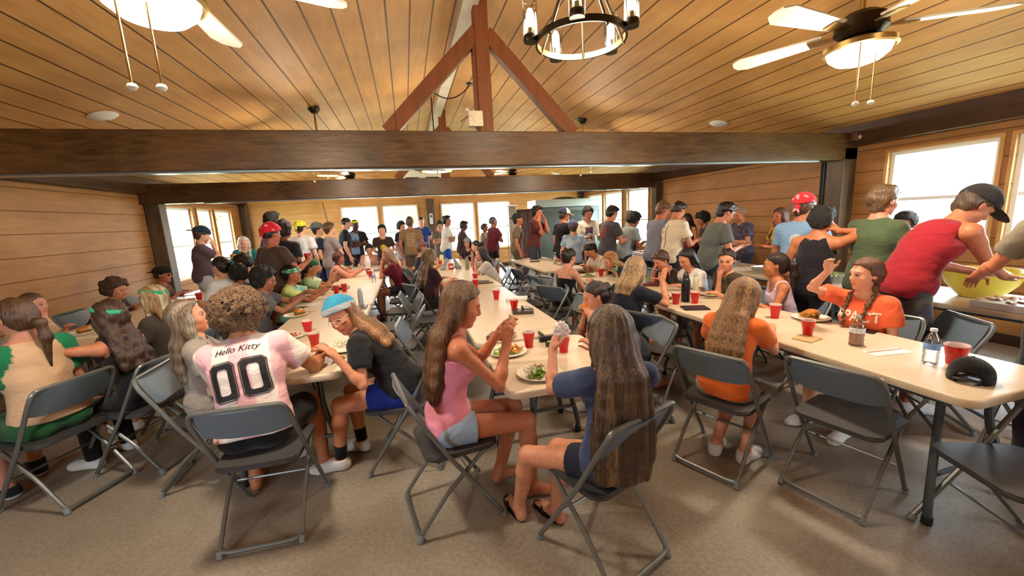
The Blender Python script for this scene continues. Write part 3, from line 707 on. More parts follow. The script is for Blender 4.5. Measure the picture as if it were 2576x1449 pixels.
# ------------------------------------------------------------------ procedural surface materials
def wood_boards(name,c1,c2,axis_,width,groove,rough=.55,grain=(1,1,1),along=None,gdark=.25,hue=.5,coat=0.,gw=.012):
    m,nt,b=new_mat(name); S(b,Roughness=rough); b.inputs['Specular IOR Level'].default_value=.35
    if coat: S(b,Coat_Weight=coat,Coat_Roughness=.3)
    tc=N(nt,'ShaderNodeTexCoord'); sx=N(nt,'ShaderNodeSeparateXYZ'); L(nt,tc.outputs['Object'],sx.inputs[0])
    d=N(nt,'ShaderNodeMath',operation='DIVIDE'); d.inputs[1].default_value=width; L(nt,sx.outputs[axis_],d.inputs[0])
    fr=N(nt,'ShaderNodeMath',operation='FRACT'); L(nt,d.outputs[0],fr.inputs[0])
    fl=N(nt,'ShaderNodeMath',operation='FLOOR'); L(nt,d.outputs[0],fl.inputs[0])
    # distance from groove
    s1=N(nt,'ShaderNodeMath',operation='SUBTRACT'); s1.inputs[1].default_value=.5; L(nt,fr.outputs[0],s1.inputs[0])
    ab=N(nt,'ShaderNodeMath',operation='ABSOLUTE'); L(nt,s1.outputs[0],ab.inputs[0])
    g=N(nt,'ShaderNodeMapRange'); g.inputs['From Min'].default_value=.5-gw/width; g.inputs['From Max'].default_value=.5-gw/width*.35; L(nt,ab.outputs[0],g.inputs['Value'])
    mp=N(nt,'ShaderNodeMapping'); mp.inputs['Scale'].default_value=grain; L(nt,tc.outputs['Object'],mp.inputs['Vector'])
    ad=N(nt,'ShaderNodeVectorMath',operation='ADD'); cb=N(nt,'ShaderNodeCombineXYZ'); L(nt,fl.outputs[0],cb.inputs[0]); ml=N(nt,'ShaderNodeMath',operation='MULTIPLY'); ml.inputs[1].default_value=7.31; L(nt,fl.outputs[0],ml.inputs[0]); L(nt,ml.outputs[0],cb.inputs[1])
    L(nt,mp.outputs[0],ad.inputs[0]); L(nt,cb.outputs[0],ad.inputs[1])
    n=N(nt,'ShaderNodeTexNoise',Scale=1.,Detail=6.,Roughness=.65,Distortion=.6); L(nt,ad.outputs[0],n.inputs['Vector'])
    n2=N(nt,'ShaderNodeTexNoise',Scale=1.3,Detail=3.); L(nt,tc.outputs['Object'],n2.inputs['Vector'])
    cr=N(nt,'ShaderNodeValToRGB'); cr.color_ramp.elements[0].position=.3; cr.color_ramp.elements[1].position=.7; cr.color_ramp.elements[0].color=rgb(c1); cr.color_ramp.elements[1].color=rgb(c2)
    av=N(nt,'ShaderNodeMath',operation='ADD'); L(nt,n.outputs['Fac'],av.inputs[0]); L(nt,n2.outputs['Fac'],av.inputs[1]); hf=N(nt,'ShaderNodeMath',operation='MULTIPLY'); hf.inputs[1].default_value=.5; L(nt,av.outputs[0],hf.inputs[0]); L(nt,hf.outputs[0],cr.inputs[0])
    mx=N(nt,'ShaderNodeMix',data_type='RGBA'); L(nt,g.outputs[0],mx.inputs[0]); L(nt,cr.outputs[0],mx.inputs[6]); mx.inputs[7].default_value=[v*gdark for v in rgb(c1)[:3]]+[1]
    L(nt,mx.outputs[2],b.inputs['Base Color'])
    hh=N(nt,'ShaderNodeMath',operation='SUBTRACT'); L(nt,n.outputs['Fac'],hh.inputs[0]); g3=N(nt,'ShaderNodeMath',operation='MULTIPLY'); g3.inputs[1].default_value=groove; L(nt,g.outputs[0],g3.inputs[0]); L(nt,g3.outputs[0],hh.inputs[1])
    bp=N(nt,'ShaderNodeBump',Strength=.5,Distance=.006); L(nt,hh.outputs[0],bp.inputs['Height']); L(nt,bp.outputs[0],b.inputs['Normal'])
    return m
M_CEIL=wood_boards('ceiling_boards',(170,122,70),(214,167,105),'X',.25,2.,rough=.6,grain=(9,1.1,9))
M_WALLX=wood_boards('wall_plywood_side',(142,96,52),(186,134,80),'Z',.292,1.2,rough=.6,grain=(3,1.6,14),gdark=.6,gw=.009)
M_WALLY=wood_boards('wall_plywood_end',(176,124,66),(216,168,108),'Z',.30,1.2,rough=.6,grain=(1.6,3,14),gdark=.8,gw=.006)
M_BEAM=wood_boards('beam_rough_timber',(28,19,12),(112,80,48),'Z',5.,0.,rough=.38,grain=(4.5,4,30),gdark=1.,coat=.05)
M_BEAMY=wood_boards('beam_rough_timber_long',(40,26,18),(84,58,38),'X',5.,0.,rough=.45,grain=(12,2.,12),gdark=1.)
M_POST=wood_boards('post_rough_timber',(52,40,28),(116,94,68),'X',5.,0.,rough=.5,grain=(14,14,2),gdark=1.)
M_TRUSS=wood_boards('truss_redwood',(92,50,24),(134,76,38),'X',5.,0.,rough=.55,grain=(14,14,2),gdark=1.)
def floor_mat():
    m,nt,b=new_mat('floor_worn_vinyl'); tc=N(nt,'ShaderNodeTexCoord')
    n1=N(nt,'ShaderNodeTexNoise',Scale=1.1,Detail=5.,Roughness=.6); n2=N(nt,'ShaderNodeTexNoise',Scale=48.,Detail=5.,Roughness=.7); n3=N(nt,'ShaderNodeTexVoronoi',Scale=9.)
    for n in(n1,n2,n3): L(nt,tc.outputs['Object'],n.inputs['Vector'])
    cr=N(nt,'ShaderNodeValToRGB'); e=cr.color_ramp.elements; e[0].position=.32; e[0].color=rgb((112,103,91)); e[1].position=.68; e[1].color=rgb((168,159,145))
    a=N(nt,'ShaderNodeMath',operation='MULTIPLY_ADD'); a.inputs[1].default_value=.55; L(nt,n2.outputs['Fac'],a.inputs[0]); h=N(nt,'ShaderNodeMath',operation='MULTIPLY'); h.inputs[1].default_value=.45; L(nt,n1.outputs['Fac'],h.inputs[0]); L(nt,h.outputs[0],a.inputs[2]); L(nt,a.outputs[0],cr.inputs[0]); L(nt,cr.outputs[0],b.inputs['Base Color'])
    r=N(nt,'ShaderNodeMapRange'); r.inputs['To Min'].default_value=.30; r.inputs['To Max'].default_value=.6; L(nt,n1.outputs['Fac'],r.inputs['Value']); L(nt,r.outputs[0],b.inputs['Roughness'])
    bp=N(nt,'ShaderNodeBump',Strength=.25,Distance=.004); L(nt,n2.outputs['Fac'],bp.inputs['Height']); L(nt,bp.outputs[0],b.inputs['Normal']); return m
M_FLOOR=floor_mat()
# ------------------------------------------------------------------ room shell
XL,XR,YB,YF=-4.68,6.30,13.66,-1.2
D1,D2=4.42,8.92
ZE,ZRG,XM=2.64,4.02,.85
WT=.16
def struct(name,mb,mat,**k): return mb.build(name,mat,smooth=False,kind='structure',**k)
m=MB(); m.box(((XL+XR)/2,(YB+YF)/2,-.05),(XR-XL+.6,YB-YF+.6,.1)); struct('floor',m,M_FLOOR)
def wall_with_holes(name,u0,u1,z0,z1,holes,place,mat):
    # holes (ua,ub,za,zb); place(u0,u1,z0,z1) -> (centre, size)
    us=sorted({u0,u1,*[h[0] for h in holes],*[h[1] for h in holes]}); m=MB()
    for a,b in zip(us,us[1:]):
        hs=sorted([(h[2],h[3]) for h in holes if h[0]<=a+1e-6 and h[1]>=b-1e-6]); z=z0
        for za,zb in hs+[(z1,z1)]:
            if za-z>1e-4: c,d=place(a,b,z,za); m.box(c,d)
            z=zb
    return struct(name,m,mat)
LW=[(9.50,10.72,.70,2.22),(10.96,11.70,.70,2.22),(11.86,12.84,.70,2.22)]
RWN=[(2.98,4.02,1.12,2.26),(1.55,2.86,1.12,2.26),(9.50,10.55,.72,2.28),(10.85,11.94,.72,2.28),(12.10,13.12,.72,2.28)]
BW=[(-1.94,-.83,.66,2.25),(-.69,.43,.66,2.25),(1.19,2.31,.66,2.25),(2.42,3.58,.66,2.25)]
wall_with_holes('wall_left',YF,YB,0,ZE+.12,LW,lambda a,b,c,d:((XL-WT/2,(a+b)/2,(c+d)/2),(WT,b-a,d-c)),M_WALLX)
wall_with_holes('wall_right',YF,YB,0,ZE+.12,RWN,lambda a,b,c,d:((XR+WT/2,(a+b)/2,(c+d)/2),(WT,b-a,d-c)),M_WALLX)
wall_with_holes('wall_back',XL-WT,XR+WT,0,ZE,BW,lambda a,b,c,d:(((a+b)/2,YB+WT/2,(c+d)/2),(b-a,WT,d-c)),M_WALLY)
FW_FILL=[(-3.4,-2.2,1.2,2.2),(4.2,5.4,1.2,2.2)]  # unseen windows behind the camera, added to give cool fill daylight
wall_with_holes('wall_front',XL-WT,XR+WT,0,ZE,FW_FILL,lambda a,b,c,d:(((a+b)/2,YF-WT/2,(c+d)/2),(b-a,WT,d-c)),M_WALLY)
for nm,y in(('wall_back_gable',YB+WT/2),('wall_front_gable',YF-WT/2)):
    m=MB(); mt=Matrix(((1,0,0,0),(0,0,1,0),(0,1,0,0),(0,0,0,1)))
    m.prism([(XL-.1,ZE),(XR+.1,ZE),(XM,ZRG+.1)],y-WT/2,y+WT/2,mt); struct(nm,m,M_WALLY)
for nm,xa,xb in(('ceiling_left',XL-.3,XM),('ceiling_right',XM,XR+.3)):
    sl=(ZRG-ZE)/((XM-XL) if xa<XM-1 and xb==XM else (XR-XM))
    za=ZRG-sl*abs(xa-XM); zb=ZRG-sl*abs(xb-XM); m=MB(); mt=Matrix(((1,0,0,0),(0,0,1,0),(0,1,0,0),(0,0,0,1)))
    m.prism([(xa,za),(xb,zb),(xb,zb+.1),(xa,za+.1)],YF-.1,YB+.1,mt); struct(nm,m,M_CEIL)
def ceil_z(x): return ZRG-(ZRG-ZE)*(abs(x-XM)/((XM-XL) if x<XM else (XR-XM)))
m=MB(); m.box((XM,(YB+YF)/2,ZRG-.10),(.16,YB-YF,.16)); struct('trim_ridge_board',m,plain('ridge_strip',(196,186,172),.5,noise=.1,scale=5))
# big tie beams, posts, plates, trusses
M_WHITE=plain('white_paint',(226,230,226),.45); M_STEEL=plain('galvanised_cap',(150,160,165),.3,.7)
for i,y in enumerate((D1,D2)):
    m=MB(); m.box(((XL+XR)/2,y+.12,2.41),(XR-XL,.24,.36),bev=.008); struct('trim_tie_beam_%d'%(i+1),m,M_BEAM)
    m=MB(); m.box(((XL+XR)/2+.2,y+.12,2.222),(XR-XL-1.6,.10,.016)); struct('trim_beam_light_strip_%d'%(i+1),m,M_STEEL)
    # king post and raking struts
    kx=.955
    m=MB(); m.box((kx,y+.12,(2.59+ZRG)/2),(.15,.14,ZRG-2.59),bev=.006); m.box((kx-.09,y+.12,3.1),(.03,.10,1.0)); struct('trim_king_post_%d'%(i+1),m,M_TRUSS)
    for sgn,xb in((-1,-.09),(1,1.98)):
        a=Vector((xb,y+.12,2.59)); b=Vector((kx+sgn*.05,y+.12,3.60)); d=(b-a); ln=d.length; ang=math.atan2(d.z,d.x)
        m=MB(); m.box((0,0,0),(ln,.12,.15),M=Matrix.Translation((a+b)/2)@Matrix.Rotation(-ang,4,'Y'),bev=.005); struct('trim_strut_%s_%d'%('left' if sgn<0 else 'right',i+1),m,M_TRUSS)
for nm,x in(('left',XL+.09),('right',XR-.09)):
    m=MB(); m.box((x,(YB+YF)/2,2.55),(.18,YB-YF,.28),bev=.006); struct('trim_wall_plate_%s'%nm,m,M_BEAMY)
for nm,x,y,w in(('left_1',XL+.12,D1+.12,.24),('left_2',XL+.13,D2+.22,.24),('right_1',XR-.12,D1+.12,.24),('right_2',XR-.10,D2+.06,.20),('corner_left',XL+.10,YB-.10,.20),('corner_right',XR-.08,YB-.08,.16),('back_middle',.83,YB-.12,.26)):
    m=MB(); m.box((x,y,1.2),(w,w,2.4),bev=.012); struct('trim_post_%s'%nm,m,M_POST)
m=MB(); [m.tube([(XR-.03,4.80+.045*k,0.02),(XR-.03,4.80+.045*k,2.42)],.016,8) for k in range(3)]; struct('trim_conduit',m,plain('conduit',(62,66,66),.4,.5))
for nm,c,d in(('left',(XL+.01,(YB+YF)/2,.06),(.02,YB-YF,.12)),('right',(XR-.01,(YB+YF)/2,.06),(.02,YB-YF,.12)),('back',((XL+XR)/2,YB-.01,.06),(XR-XL,.02,.12))):
    m=MB(); m.box(c,d); struct('baseboard_'+nm,m,M_BEAMY)
# ------------------------------------------------------------------ windows (sash frames with panes)
def glass_mat():
    m=bpy.data.materials.new('window_glass'); m.use_nodes=True; nt=m.node_tree; nt.nodes.clear()
    o=N(nt,'ShaderNodeOutputMaterial'); mx=N(nt,'ShaderNodeMixShader'); t=N(nt,'ShaderNodeBsdfTransparent'); g=N(nt,'ShaderNodeBsdfGlossy',Roughness=.03); mx.inputs[0].default_value=.06
    L(nt,t.outputs[0],mx.inputs[1]); L(nt,g.outputs[0],mx.inputs[2]); L(nt,mx.outputs[0],o.inputs[0]); return m
M_GLASS=glass_mat(); M_TRIMW=plain('window_casing',(190,140,84),.5,noise=.15,scale=8)
wn=0
def window(axis,p,u0,u1,z0,z1,inward):
    global wn
    wn+=1; t=.045; m=MB()
    def bx(ua,ub,za,zb,dep,off=0,mb=None):
        c=((ua+ub)/2,(za+zb)/2); d=(ub-ua,zb-za)
        if axis=='x': (mb or m).box((p-inward*(WT*.5)+off*inward,c[0],c[1]),(dep,d[0],d[1]))
        else: (mb or m).box((c[0],p-inward*(WT*.5)+off*inward,c[1]),(d[0],dep,d[1]))
    bx(u0,u0+t,z0,z1,.09); bx(u1-t,u1,z0,z1,.09); bx(u0+t,u1-t,z1-t,z1,.09); bx(u0+t,u1-t,z0,z0+t,.09); zm=z0+(z1-z0)*.46
    bx(u0+t,u1-t,zm-.022,zm+.022,.05)
    w=m.build('window_%d'%wn,M_WHITE,smooth=False,kind='structure')
    m2=MB(); bx(u0+t,u1-t,z0+t,z1-t,.006,0,m2); m2.build('pane',M_GLASS,w,smooth=False)
    m3=MB()
    e=.035
    for a,b,c,d in((u0-e,u0,z0-e,z1+e),(u1,u1+e,z0-e,z1+e),(u0,u1,z1,z1+e),(u0,u1,z0-e,z0)): 
        cc=((a+b)/2,(c+d)/2)
        if axis=='x': m3.box((p+inward*.012,cc[0],cc[1]),(.024,b-a-.001,d-c))
        else: m3.box((cc[0],p+inward*.012,cc[1]),(b-a-.001,.024,d-c))
    m3.build('window_casing',M_TRIMW,w,smooth=False)
    a=bpy.data.lights.new('window_daylight','AREA'); a.shape='RECTANGLE'; a.size=(u1-u0); a.size_y=(z1-z0); a.cycles.is_portal=True
    o=bpy.data.objects.new('window_daylight_%d'%wn,a); COL.objects.link(o)
    if axis=='x': o.location=(p-inward*(WT+.03),(u0+u1)/2,(z0+z1)/2); o.rotation_euler=(PI/2,0,-PI/2*inward) 
    else: o.location=((u0+u1)/2,p-inward*(WT+.03),(z0+z1)/2); o.rotation_euler=(PI/2,0,PI if inward>0 else 0)
    # area lights shine along local -Z; aim it into the room
    dirv=Vector((inward,0,0)) if axis=='x' else Vector((0,inward,0)); o.rotation_euler=dirv.to_track_quat('-Z','Z').to_euler()
for u0,u1,z0,z1 in LW: window('x',XL,u0,u1,z0,z1,1)
for u0,u1,z0,z1 in RWN: window('x',XR,u0,u1,z0,z1,-1)
for u0,u1,z0,z1 in BW: window('y',YB,u0,u1,z0,z1,-1)
for u0,u1,z0,z1 in FW_FILL: window('y',YF,u0,u1,z0,z1,1)
# ------------------------------------------------------------------ outside: grass and trees
m=MB(); m.box((1,8,-.30),(90,90,.1)); struct('ground_lawn',m,plain('lawn',(140,146,110),.9,noise=.3,scale=3))
M_LEAF=plain('leaf',(130,190,80),.6,noise=.4,scale=3.); M_BARK=plain('bark',(90,72,56),.9,noise=.3,scale=12)
def tree(x,y,h,r,label,seed):
    rr=random.Random(seed); t=empty('tree',(x,y,-.25),label=label,cat='tree',group=None)
    m=MB(); m.tube([(0,0,0),(.05,.03,h*.4),(-.05,.1,h*.75)],[.16,.12,.06],10)
    for k in range(6): a=rr.uniform(0,6.3); z=h*rr.uniform(.35,.7); m.tube([(0,0,z),(math.cos(a)*r*.4,math.sin(a)*r*.4,z+h*.12),(math.cos(a)*r*.7,math.sin(a)*r*.7,z+h*.2)],[.06,.04,.02],6)
    m.build('trunk',M_BARK,t)
    n=5200; V=[];Q=[]; rs=np.random.RandomState(seed)
    c=rs.normal(size=(n,3)); c/=np.linalg.norm(c,axis=1)[:,None]; c*=(rs.uniform(.35,1,n)**.5)[:,None]; c*=np.array([r,r,h*.36]); c+=np.array([0,0,h*.68]); c+=rs.normal(size=(n,3))*.1
    a=rs.normal(size=(n,3)); a/=np.linalg.norm(a,axis=1)[:,None]; b=np.cross(a,rs.normal(size=(n,3))); b/=np.linalg.norm(b,axis=1)[:,None]
    ln=rs.uniform(.045,.11,n)[:,None]; wd=ln*.38
    V=np.concatenate([c-a*ln,c+b*wd,c+a*ln,c-b*wd]); Q=np.stack([np.arange(n),np.arange(n)+n,np.arange(n)+2*n,np.arange(n)+3*n],1)
    link('foliage',arrays_mesh('foliage',V,Q),M_LEAF,t,smooth=False)
tree(.98,20.5,4.6,1.75,'leafy green tree seen outside the end wall windows on both sides of the middle post',1)
tree(-9.6,24.2,4.8,1.7,'leafy green tree seen outside through the third window of the bare plywood side',3)
LE=92.
# ------------------------------------------------------------------ folding chairs
M_CFR=plain('chair_frame_enamel',(122,128,128),.38,.55,noise=.08,scale=30); M_CBK=plain('chair_back_plastic',(100,116,132),.42,noise=.06,scale=50,bump=.1); M_CST=plain('chair_seat_plastic',(62,62,64),.5,noise=.06,scale=50,bump=.1); M_RUB=plain('rubber_foot',(34,34,36),.7)  # seat plastic is darker than the back, its shadow put into the colour
M_CTOE=plain('chair_foot_cap',(128,138,142),.5)
def arc(pts,n=5,r=.06):
    P=[Vector(p) for p in pts]; o=[P[0]]
    for i in range(1,len(P)-1):
        a=(P[i-1]-P[i]); b=(P[i+1]-P[i]); rr=min(r,a.length*.45,b.length*.45); A=P[i]+a.normalized()*rr; B=P[i]+b.normalized()*rr
        for k in range(n+1): t=k/n; o.append(A*(1-t)**2+P[i]*2*t*(1-t)+B*t*t)
    o.append(P[-1]); return o
def make_chair():
    t=empty('folding_chair',(0,0,0)); r=.0125
    m=MB(); m.tube(arc([(-.225,.205,.022),(-.225,-.075,.445),(-.222,-.245,.745),(-.205,-.268,.80),(.205,-.268,.80),(.222,-.245,.745),(.225,-.075,.445),(.225,.205,.022)],5,.07),r,8); m.tube([(-.225,.07,.225),(.225,.07,.225)],.007,6); m.build('front_frame',M_CFR,t)
    m=MB(); m.tube(arc([(-.195,.13,.425),(-.195,-.10,.225),(-.195,-.255,.035),(-.14,-.262,.030),(.14,-.262,.030),(.195,-.255,.035),(.195,-.10,.225),(.195,.13,.425)],4,.05),r*.95,8); m.build('rear_frame',M_CFR,t)
    for q in(-1,1):
        m=MB(); m.tube([(q*.225,.200,.030),(q*.225,.212,.004)],.0175,8); m.build('foot_cap',M_CTOE,t)
        m=MB(); m.tube([(q*.195,-.250,.040),(q*.195,-.262,.004)],.0165,8); m.build('foot_cap',M_CTOE,t)
    # backrest, curved plate between the tubes
    def plate(nu,nv,f,th,name,mat):
        bm=bmesh.new(); A=[[bm.verts.new(f(u/nu,v/nv,0)) for v in range(nv+1)] for u in range(nu+1)]; B=[[bm.verts.new(f(u/nu,v/nv,th)) for v in range(nv+1)] for u in range(nu+1)]
        for i in range(nu):
            for j in range(nv): bm.faces.new((A[i][j],A[i+1][j],A[i+1][j+1],A[i][j+1])); bm.faces.new((B[i][j],B[i][j+1],B[i+1][j+1],B[i+1][j]))
        for i in range(nu): bm.faces.new((A[i][0],B[i][0],B[i+1][0],A[i+1][0])); bm.faces.new((A[i][nv],A[i+1][nv],B[i+1][nv],B[i][nv]))
        for j in range(nv): bm.faces.new((A[0][j],A[0][j+1],B[0][j+1],B[0][j])); bm.faces.new((A[nu][j],B[nu][j],B[nu][j+1],A[nu][j+1]))
        m=MB(); m.bm.free(); m.bm=bm; return m.build(name,mat,t,angle=50)
    def bk(u,v,th):
        x=(u-.5)*.415; z=.615+v*.178; z-= (1-v)*.5*.05*(abs(u-.5)*2)**4*-1; y=-.170-(z-.615)*.53-.028*(1-(2*u-1)**2)
        if v>.5: x*=1-.06*(v-.5)*2
        return Vector((x,y+th,z))
    plate(14,5,bk,.010,'backrest',M_CBK)
    m=MB(); pts=[]
    for cx,cy,a0 in((.155,.155,0),(-.155,.155,90),(-.150,-.135,180),(.150,-.135,270)):
        for k in range(6): a=math.radians(a0+k*18); pts.append((cx+.055*math.cos(a),cy+.055*math.sin(a)))
    m.prism(pts,.425,.452); bmesh.ops.bevel(m.bm,geom=[e for e in m.bm.edges if abs(e.verts[0].co.z-e.verts[1].co.z)<1e-5],offset=.007,segments=2,affect='EDGES'); m.build('seat',M_CST,t,angle=40)
    return t
CHAIR0=make_chair(); CH_USED=[False]
def chair(x,y,face,label,group=None,dz=0):
    if not CH_USED[0]: CH_USED[0]=True; o=CHAIR0; o.location=(x,y,dz); o.rotation_euler=(0,0,-math.radians(face))
    else: o=copy_tree(CHAIR0,None,(x,y,dz),-math.radians(face))
    tag(o,label,'chair',group or 'folding chairs around the dining tables'); return o
# ------------------------------------------------------------------ folding tables
M_TTOP=plain('table_plastic',(214,198,172),.42,noise=.05,scale=90,bump=.12)
M_TLEG=plain('table_leg_enamel',(86,98,108),.35,.5)
def table(cx,cy,ln,wd,label,rz=0.,group='folding tables in the dining rows',legs=True):
    t=empty('folding_table',(cx,cy,0),rz,label=label,cat='table',group=group)
    m=MB(); R_=.075; rings=[]
    for z_,i_ in((.695,.010),(.698,.002),(.701,0),(.731,0),(.7365,.003),(.7395,.008),(.740,.014)):
        rings.append([m.bm.verts.new((sx*(wd/2-R_)+(R_-i_)*math.cos(math.radians(a0+k*15)),sy*(ln/2-R_)+(R_-i_)*math.sin(math.radians(a0+k*15)),z_)) for sx,sy,a0 in((1,1,0),(-1,1,90),(-1,-1,180),(1,-1,270)) for k in range(7)])
    nn=len(rings[0])
    for A_,B_ in zip(rings,rings[1:]):
        for k in range(nn): m.bm.faces.new((A_[k],A_[(k+1)%nn],B_[(k+1)%nn],B_[k]))
    m.bm.faces.new(rings[0][::-1]); m.bm.faces.new(rings[-1]); m.build('tabletop',M_TTOP,t,angle=40)
    for s in(-1,1): m=MB(); m.box((s*(wd/2-.07),0,.680),(.03,ln-.25,.03)); m.build('rail',M_TLEG,t,smooth=False)
    if legs:
        for s in(-1,1):
            y=s*(ln/2-.20); 
            for q in(-1,1):
                m=MB(); m.tube(arc([(q*.20,y,.68),(q*.20,y,.46),(q*.31,y+s*.06,.10),(q*.31,y+s*.065,.03)],4,.08),.019,10); l_=m.build('leg',M_TLEG,t)
                m=MB(); m.tube([(q*.31,y+s*.065,.045),(q*.31,y+s*.065,.003)],.023,10); m.build('foot_cap',M_RUB,l_)
            m=MB(); m.tube([(-.27,y+s*.03,.24),(.27,y+s*.03,.24)],.013,8); m.tube([(-.2,y,.45),(0,y-s*.42,.68),(.2,y,.45)],.009,6); m.build('leg_brace',M_TLEG,t)
    return t
table(.835,2.34,.86,.79,'white plastic table at the middle row\'s near end, salad plate on its corner')
table(.82,4.02,2.40,.79,'long white plastic table in the middle row carrying the stacked books and three red cups')
table(.84,6.47,2.42,.79,'white plastic table in the middle row with the phone beside the open binder')
table(.88,8.72,2.0,.79,'far white plastic table of the middle row, crowded with bottles and folded grey bags')
table(-.86,3.72,2.24,.78,'white plastic table directly before the striped jersey, two red cups near its end')
table(-.85,6.02,2.36,.78,'white plastic table with a tall grey can, in the row of the green bandanas')
table(-.82,8.42,2.36,.78,'far white plastic table holding the white jug, in front of the boy in pink')
table(2.74,2.28,2.40,.77,'long white plastic table nearest the camera, with the black cap lying on it',rz=.012)
table(2.72,4.62,2.16,.77,'white plastic table with the black water bottle and plates of salad')
table(2.60,7.47,2.36,.80,'mostly bare white plastic table with one book, in front of the maroon shirted boy')
table(-3.06,3.30,2.36,.76,'white plastic table beside the bare plywood wall, before the girl in the raglan shirt')
table(-3.04,5.74,2.36,.76,'white plastic table by the wall with one red cup and the man in dark glasses')
table(-3.02,8.18,2.36,.76,'white plastic table under the bright window row where the bun haired child sits')
# buffet tables
table(4.86,1.95,2.40,.86,'serving table nearest the camera, with the big yellow bowl and trays',group='serving tables of the food line')
table(4.86,4.40,2.40,.86,'serving table with foil pans beside the tall round wooden post',group='serving tables of the food line')
table(4.86,6.85,2.40,.86,'far serving table of the food line, in front of the white haired server',group='serving tables of the food line')
# ------------------------------------------------------------------ things on the tables
M_RED=plain('cup_red',(206,24,34),.28); M_REDIN=plain('cup_inside',(222,200,196),.3)
def make_cup():
    t=empty('plastic_cup',(0,0,0)); m=MB(); m.lathe([(0,.003),(.027,.0),(.0285,.004),(.0305,.030),(.0315,.031),(.035,.062),(.0365,.063),(.0435,.110),(.0415,.112),(.0405,.109),(.027,.006),(0,.006)],n=24); m.build('cup_wall',M_RED,t,angle=50)
    m=MB(); m.lathe([(.0432,.1095),(.0448,.1125),(.0440,.116),(.0418,.1135),(.0405,.1095),(.0390,.10),(.0300,.04),(.0262,.0085),(0,.0078)],n=24); m.build('rim_and_lining',M_REDIN,t,angle=80); return t
CUP0=make_cup(); cu_=[0]
def cup(x,y,label,z=.74,rz=0,rot=None):
    o=CUP0 if cu_[0]==0 else copy_tree(CUP0); cu_[0]+=1; o.location=(x,y,z); o.rotation_euler=rot or (0,0,rz); tag(o,label,'cup','red plastic cups'); return o
for px,py,lb in((1331,873,'red plastic cup between the two plates of the pink top girl'),(1418,885,'red plastic cup beside the blue shirted girl\'s raised hand'),
  (1294,781,'red plastic cup standing just behind the book with sunglasses on it'),(1249,753,'red plastic cup standing alone in the middle of the long middle table'),
  (1197,723,'red plastic cup in front of the open binder, nearest of three in line'),(1196,706,'red plastic cup beside the open binder, middle one of three in line'),(1195,688,'red plastic cup farthest of three in line, before the folded grey bags'),
  (776,838,'red plastic cup behind the other at the end of the striped jersey table'),(793,873,'red plastic cup with white rim nearest the striped jersey elbow'),
  (867,733,'red plastic cup in front of a small book on the grey can table'),(847,738,'red plastic cup half hidden behind the teal bandana'),
  (927,690,'red plastic cup behind another beside the small clear bottle'),(932,697,'red plastic cup closest to the small clear bottle'),
  (503,757,'red plastic cup on the wall side table, before the man in dark glasses'),(1512,694,'red plastic cup beside the green bottle, by the girl in the black camisole'),
  (1700,765,'red plastic cup just left of the black water bottle'),(1748,763,'red plastic cup touching the right of the black water bottle'),
  (1949,800,'red plastic cup beside the arm of the long haired girl in orange'),(2031,844,'large red plastic cup in front of the wooden coaster'),
  (1108,668,'red plastic cup at the far end, beside the pale yellow bottle')):
    g=GZ(px,py,.74); cup(g[0],g[1],lb)
g=GZ(2401,915,.74)
t=empty('plastic_cup',(g[0],g[1],.74),label='wide red plastic cup standing behind the black cap',cat='cup'); m=MB(); m.lathe([(0,.003),(.034,0),(.036,.004),(.041,.05),(.0425,.051),(.051,.105),(.049,.107),(.034,.006),(0,.006)],n=28); m.build('cup_wall',M_RED,t,angle=50); m=MB(); m.lathe([(.0505,.105),(.0525,.108),(.051,.112),(.0485,.108),(.046,.09),(.034,.0085),(0,.0078)],n=28); m.build('rim_and_lining',M_REDIN,t,angle=80)
M_PLATE=plain('paper_plate',(232,226,210),.55); M_LET=plain('lettuce',(120,156,50),.5,noise=.4,scale=60); M_BUN=plain('bun_crust',(186,112,44),.38,noise=.2,scale=30); M_MEAT=plain('patty',(74,40,26),.7,bump=.5); M_CHIP=plain('fries',(206,142,58),.5,noise=.2,scale=50); M_CHZ=plain('cheese',(236,176,60),.4); M_CRM=plain('coleslaw_cream',(238,234,216),.45); M_TOM=plain('tomato_sauce',(176,84,34),.4,noise=.3,scale=50)
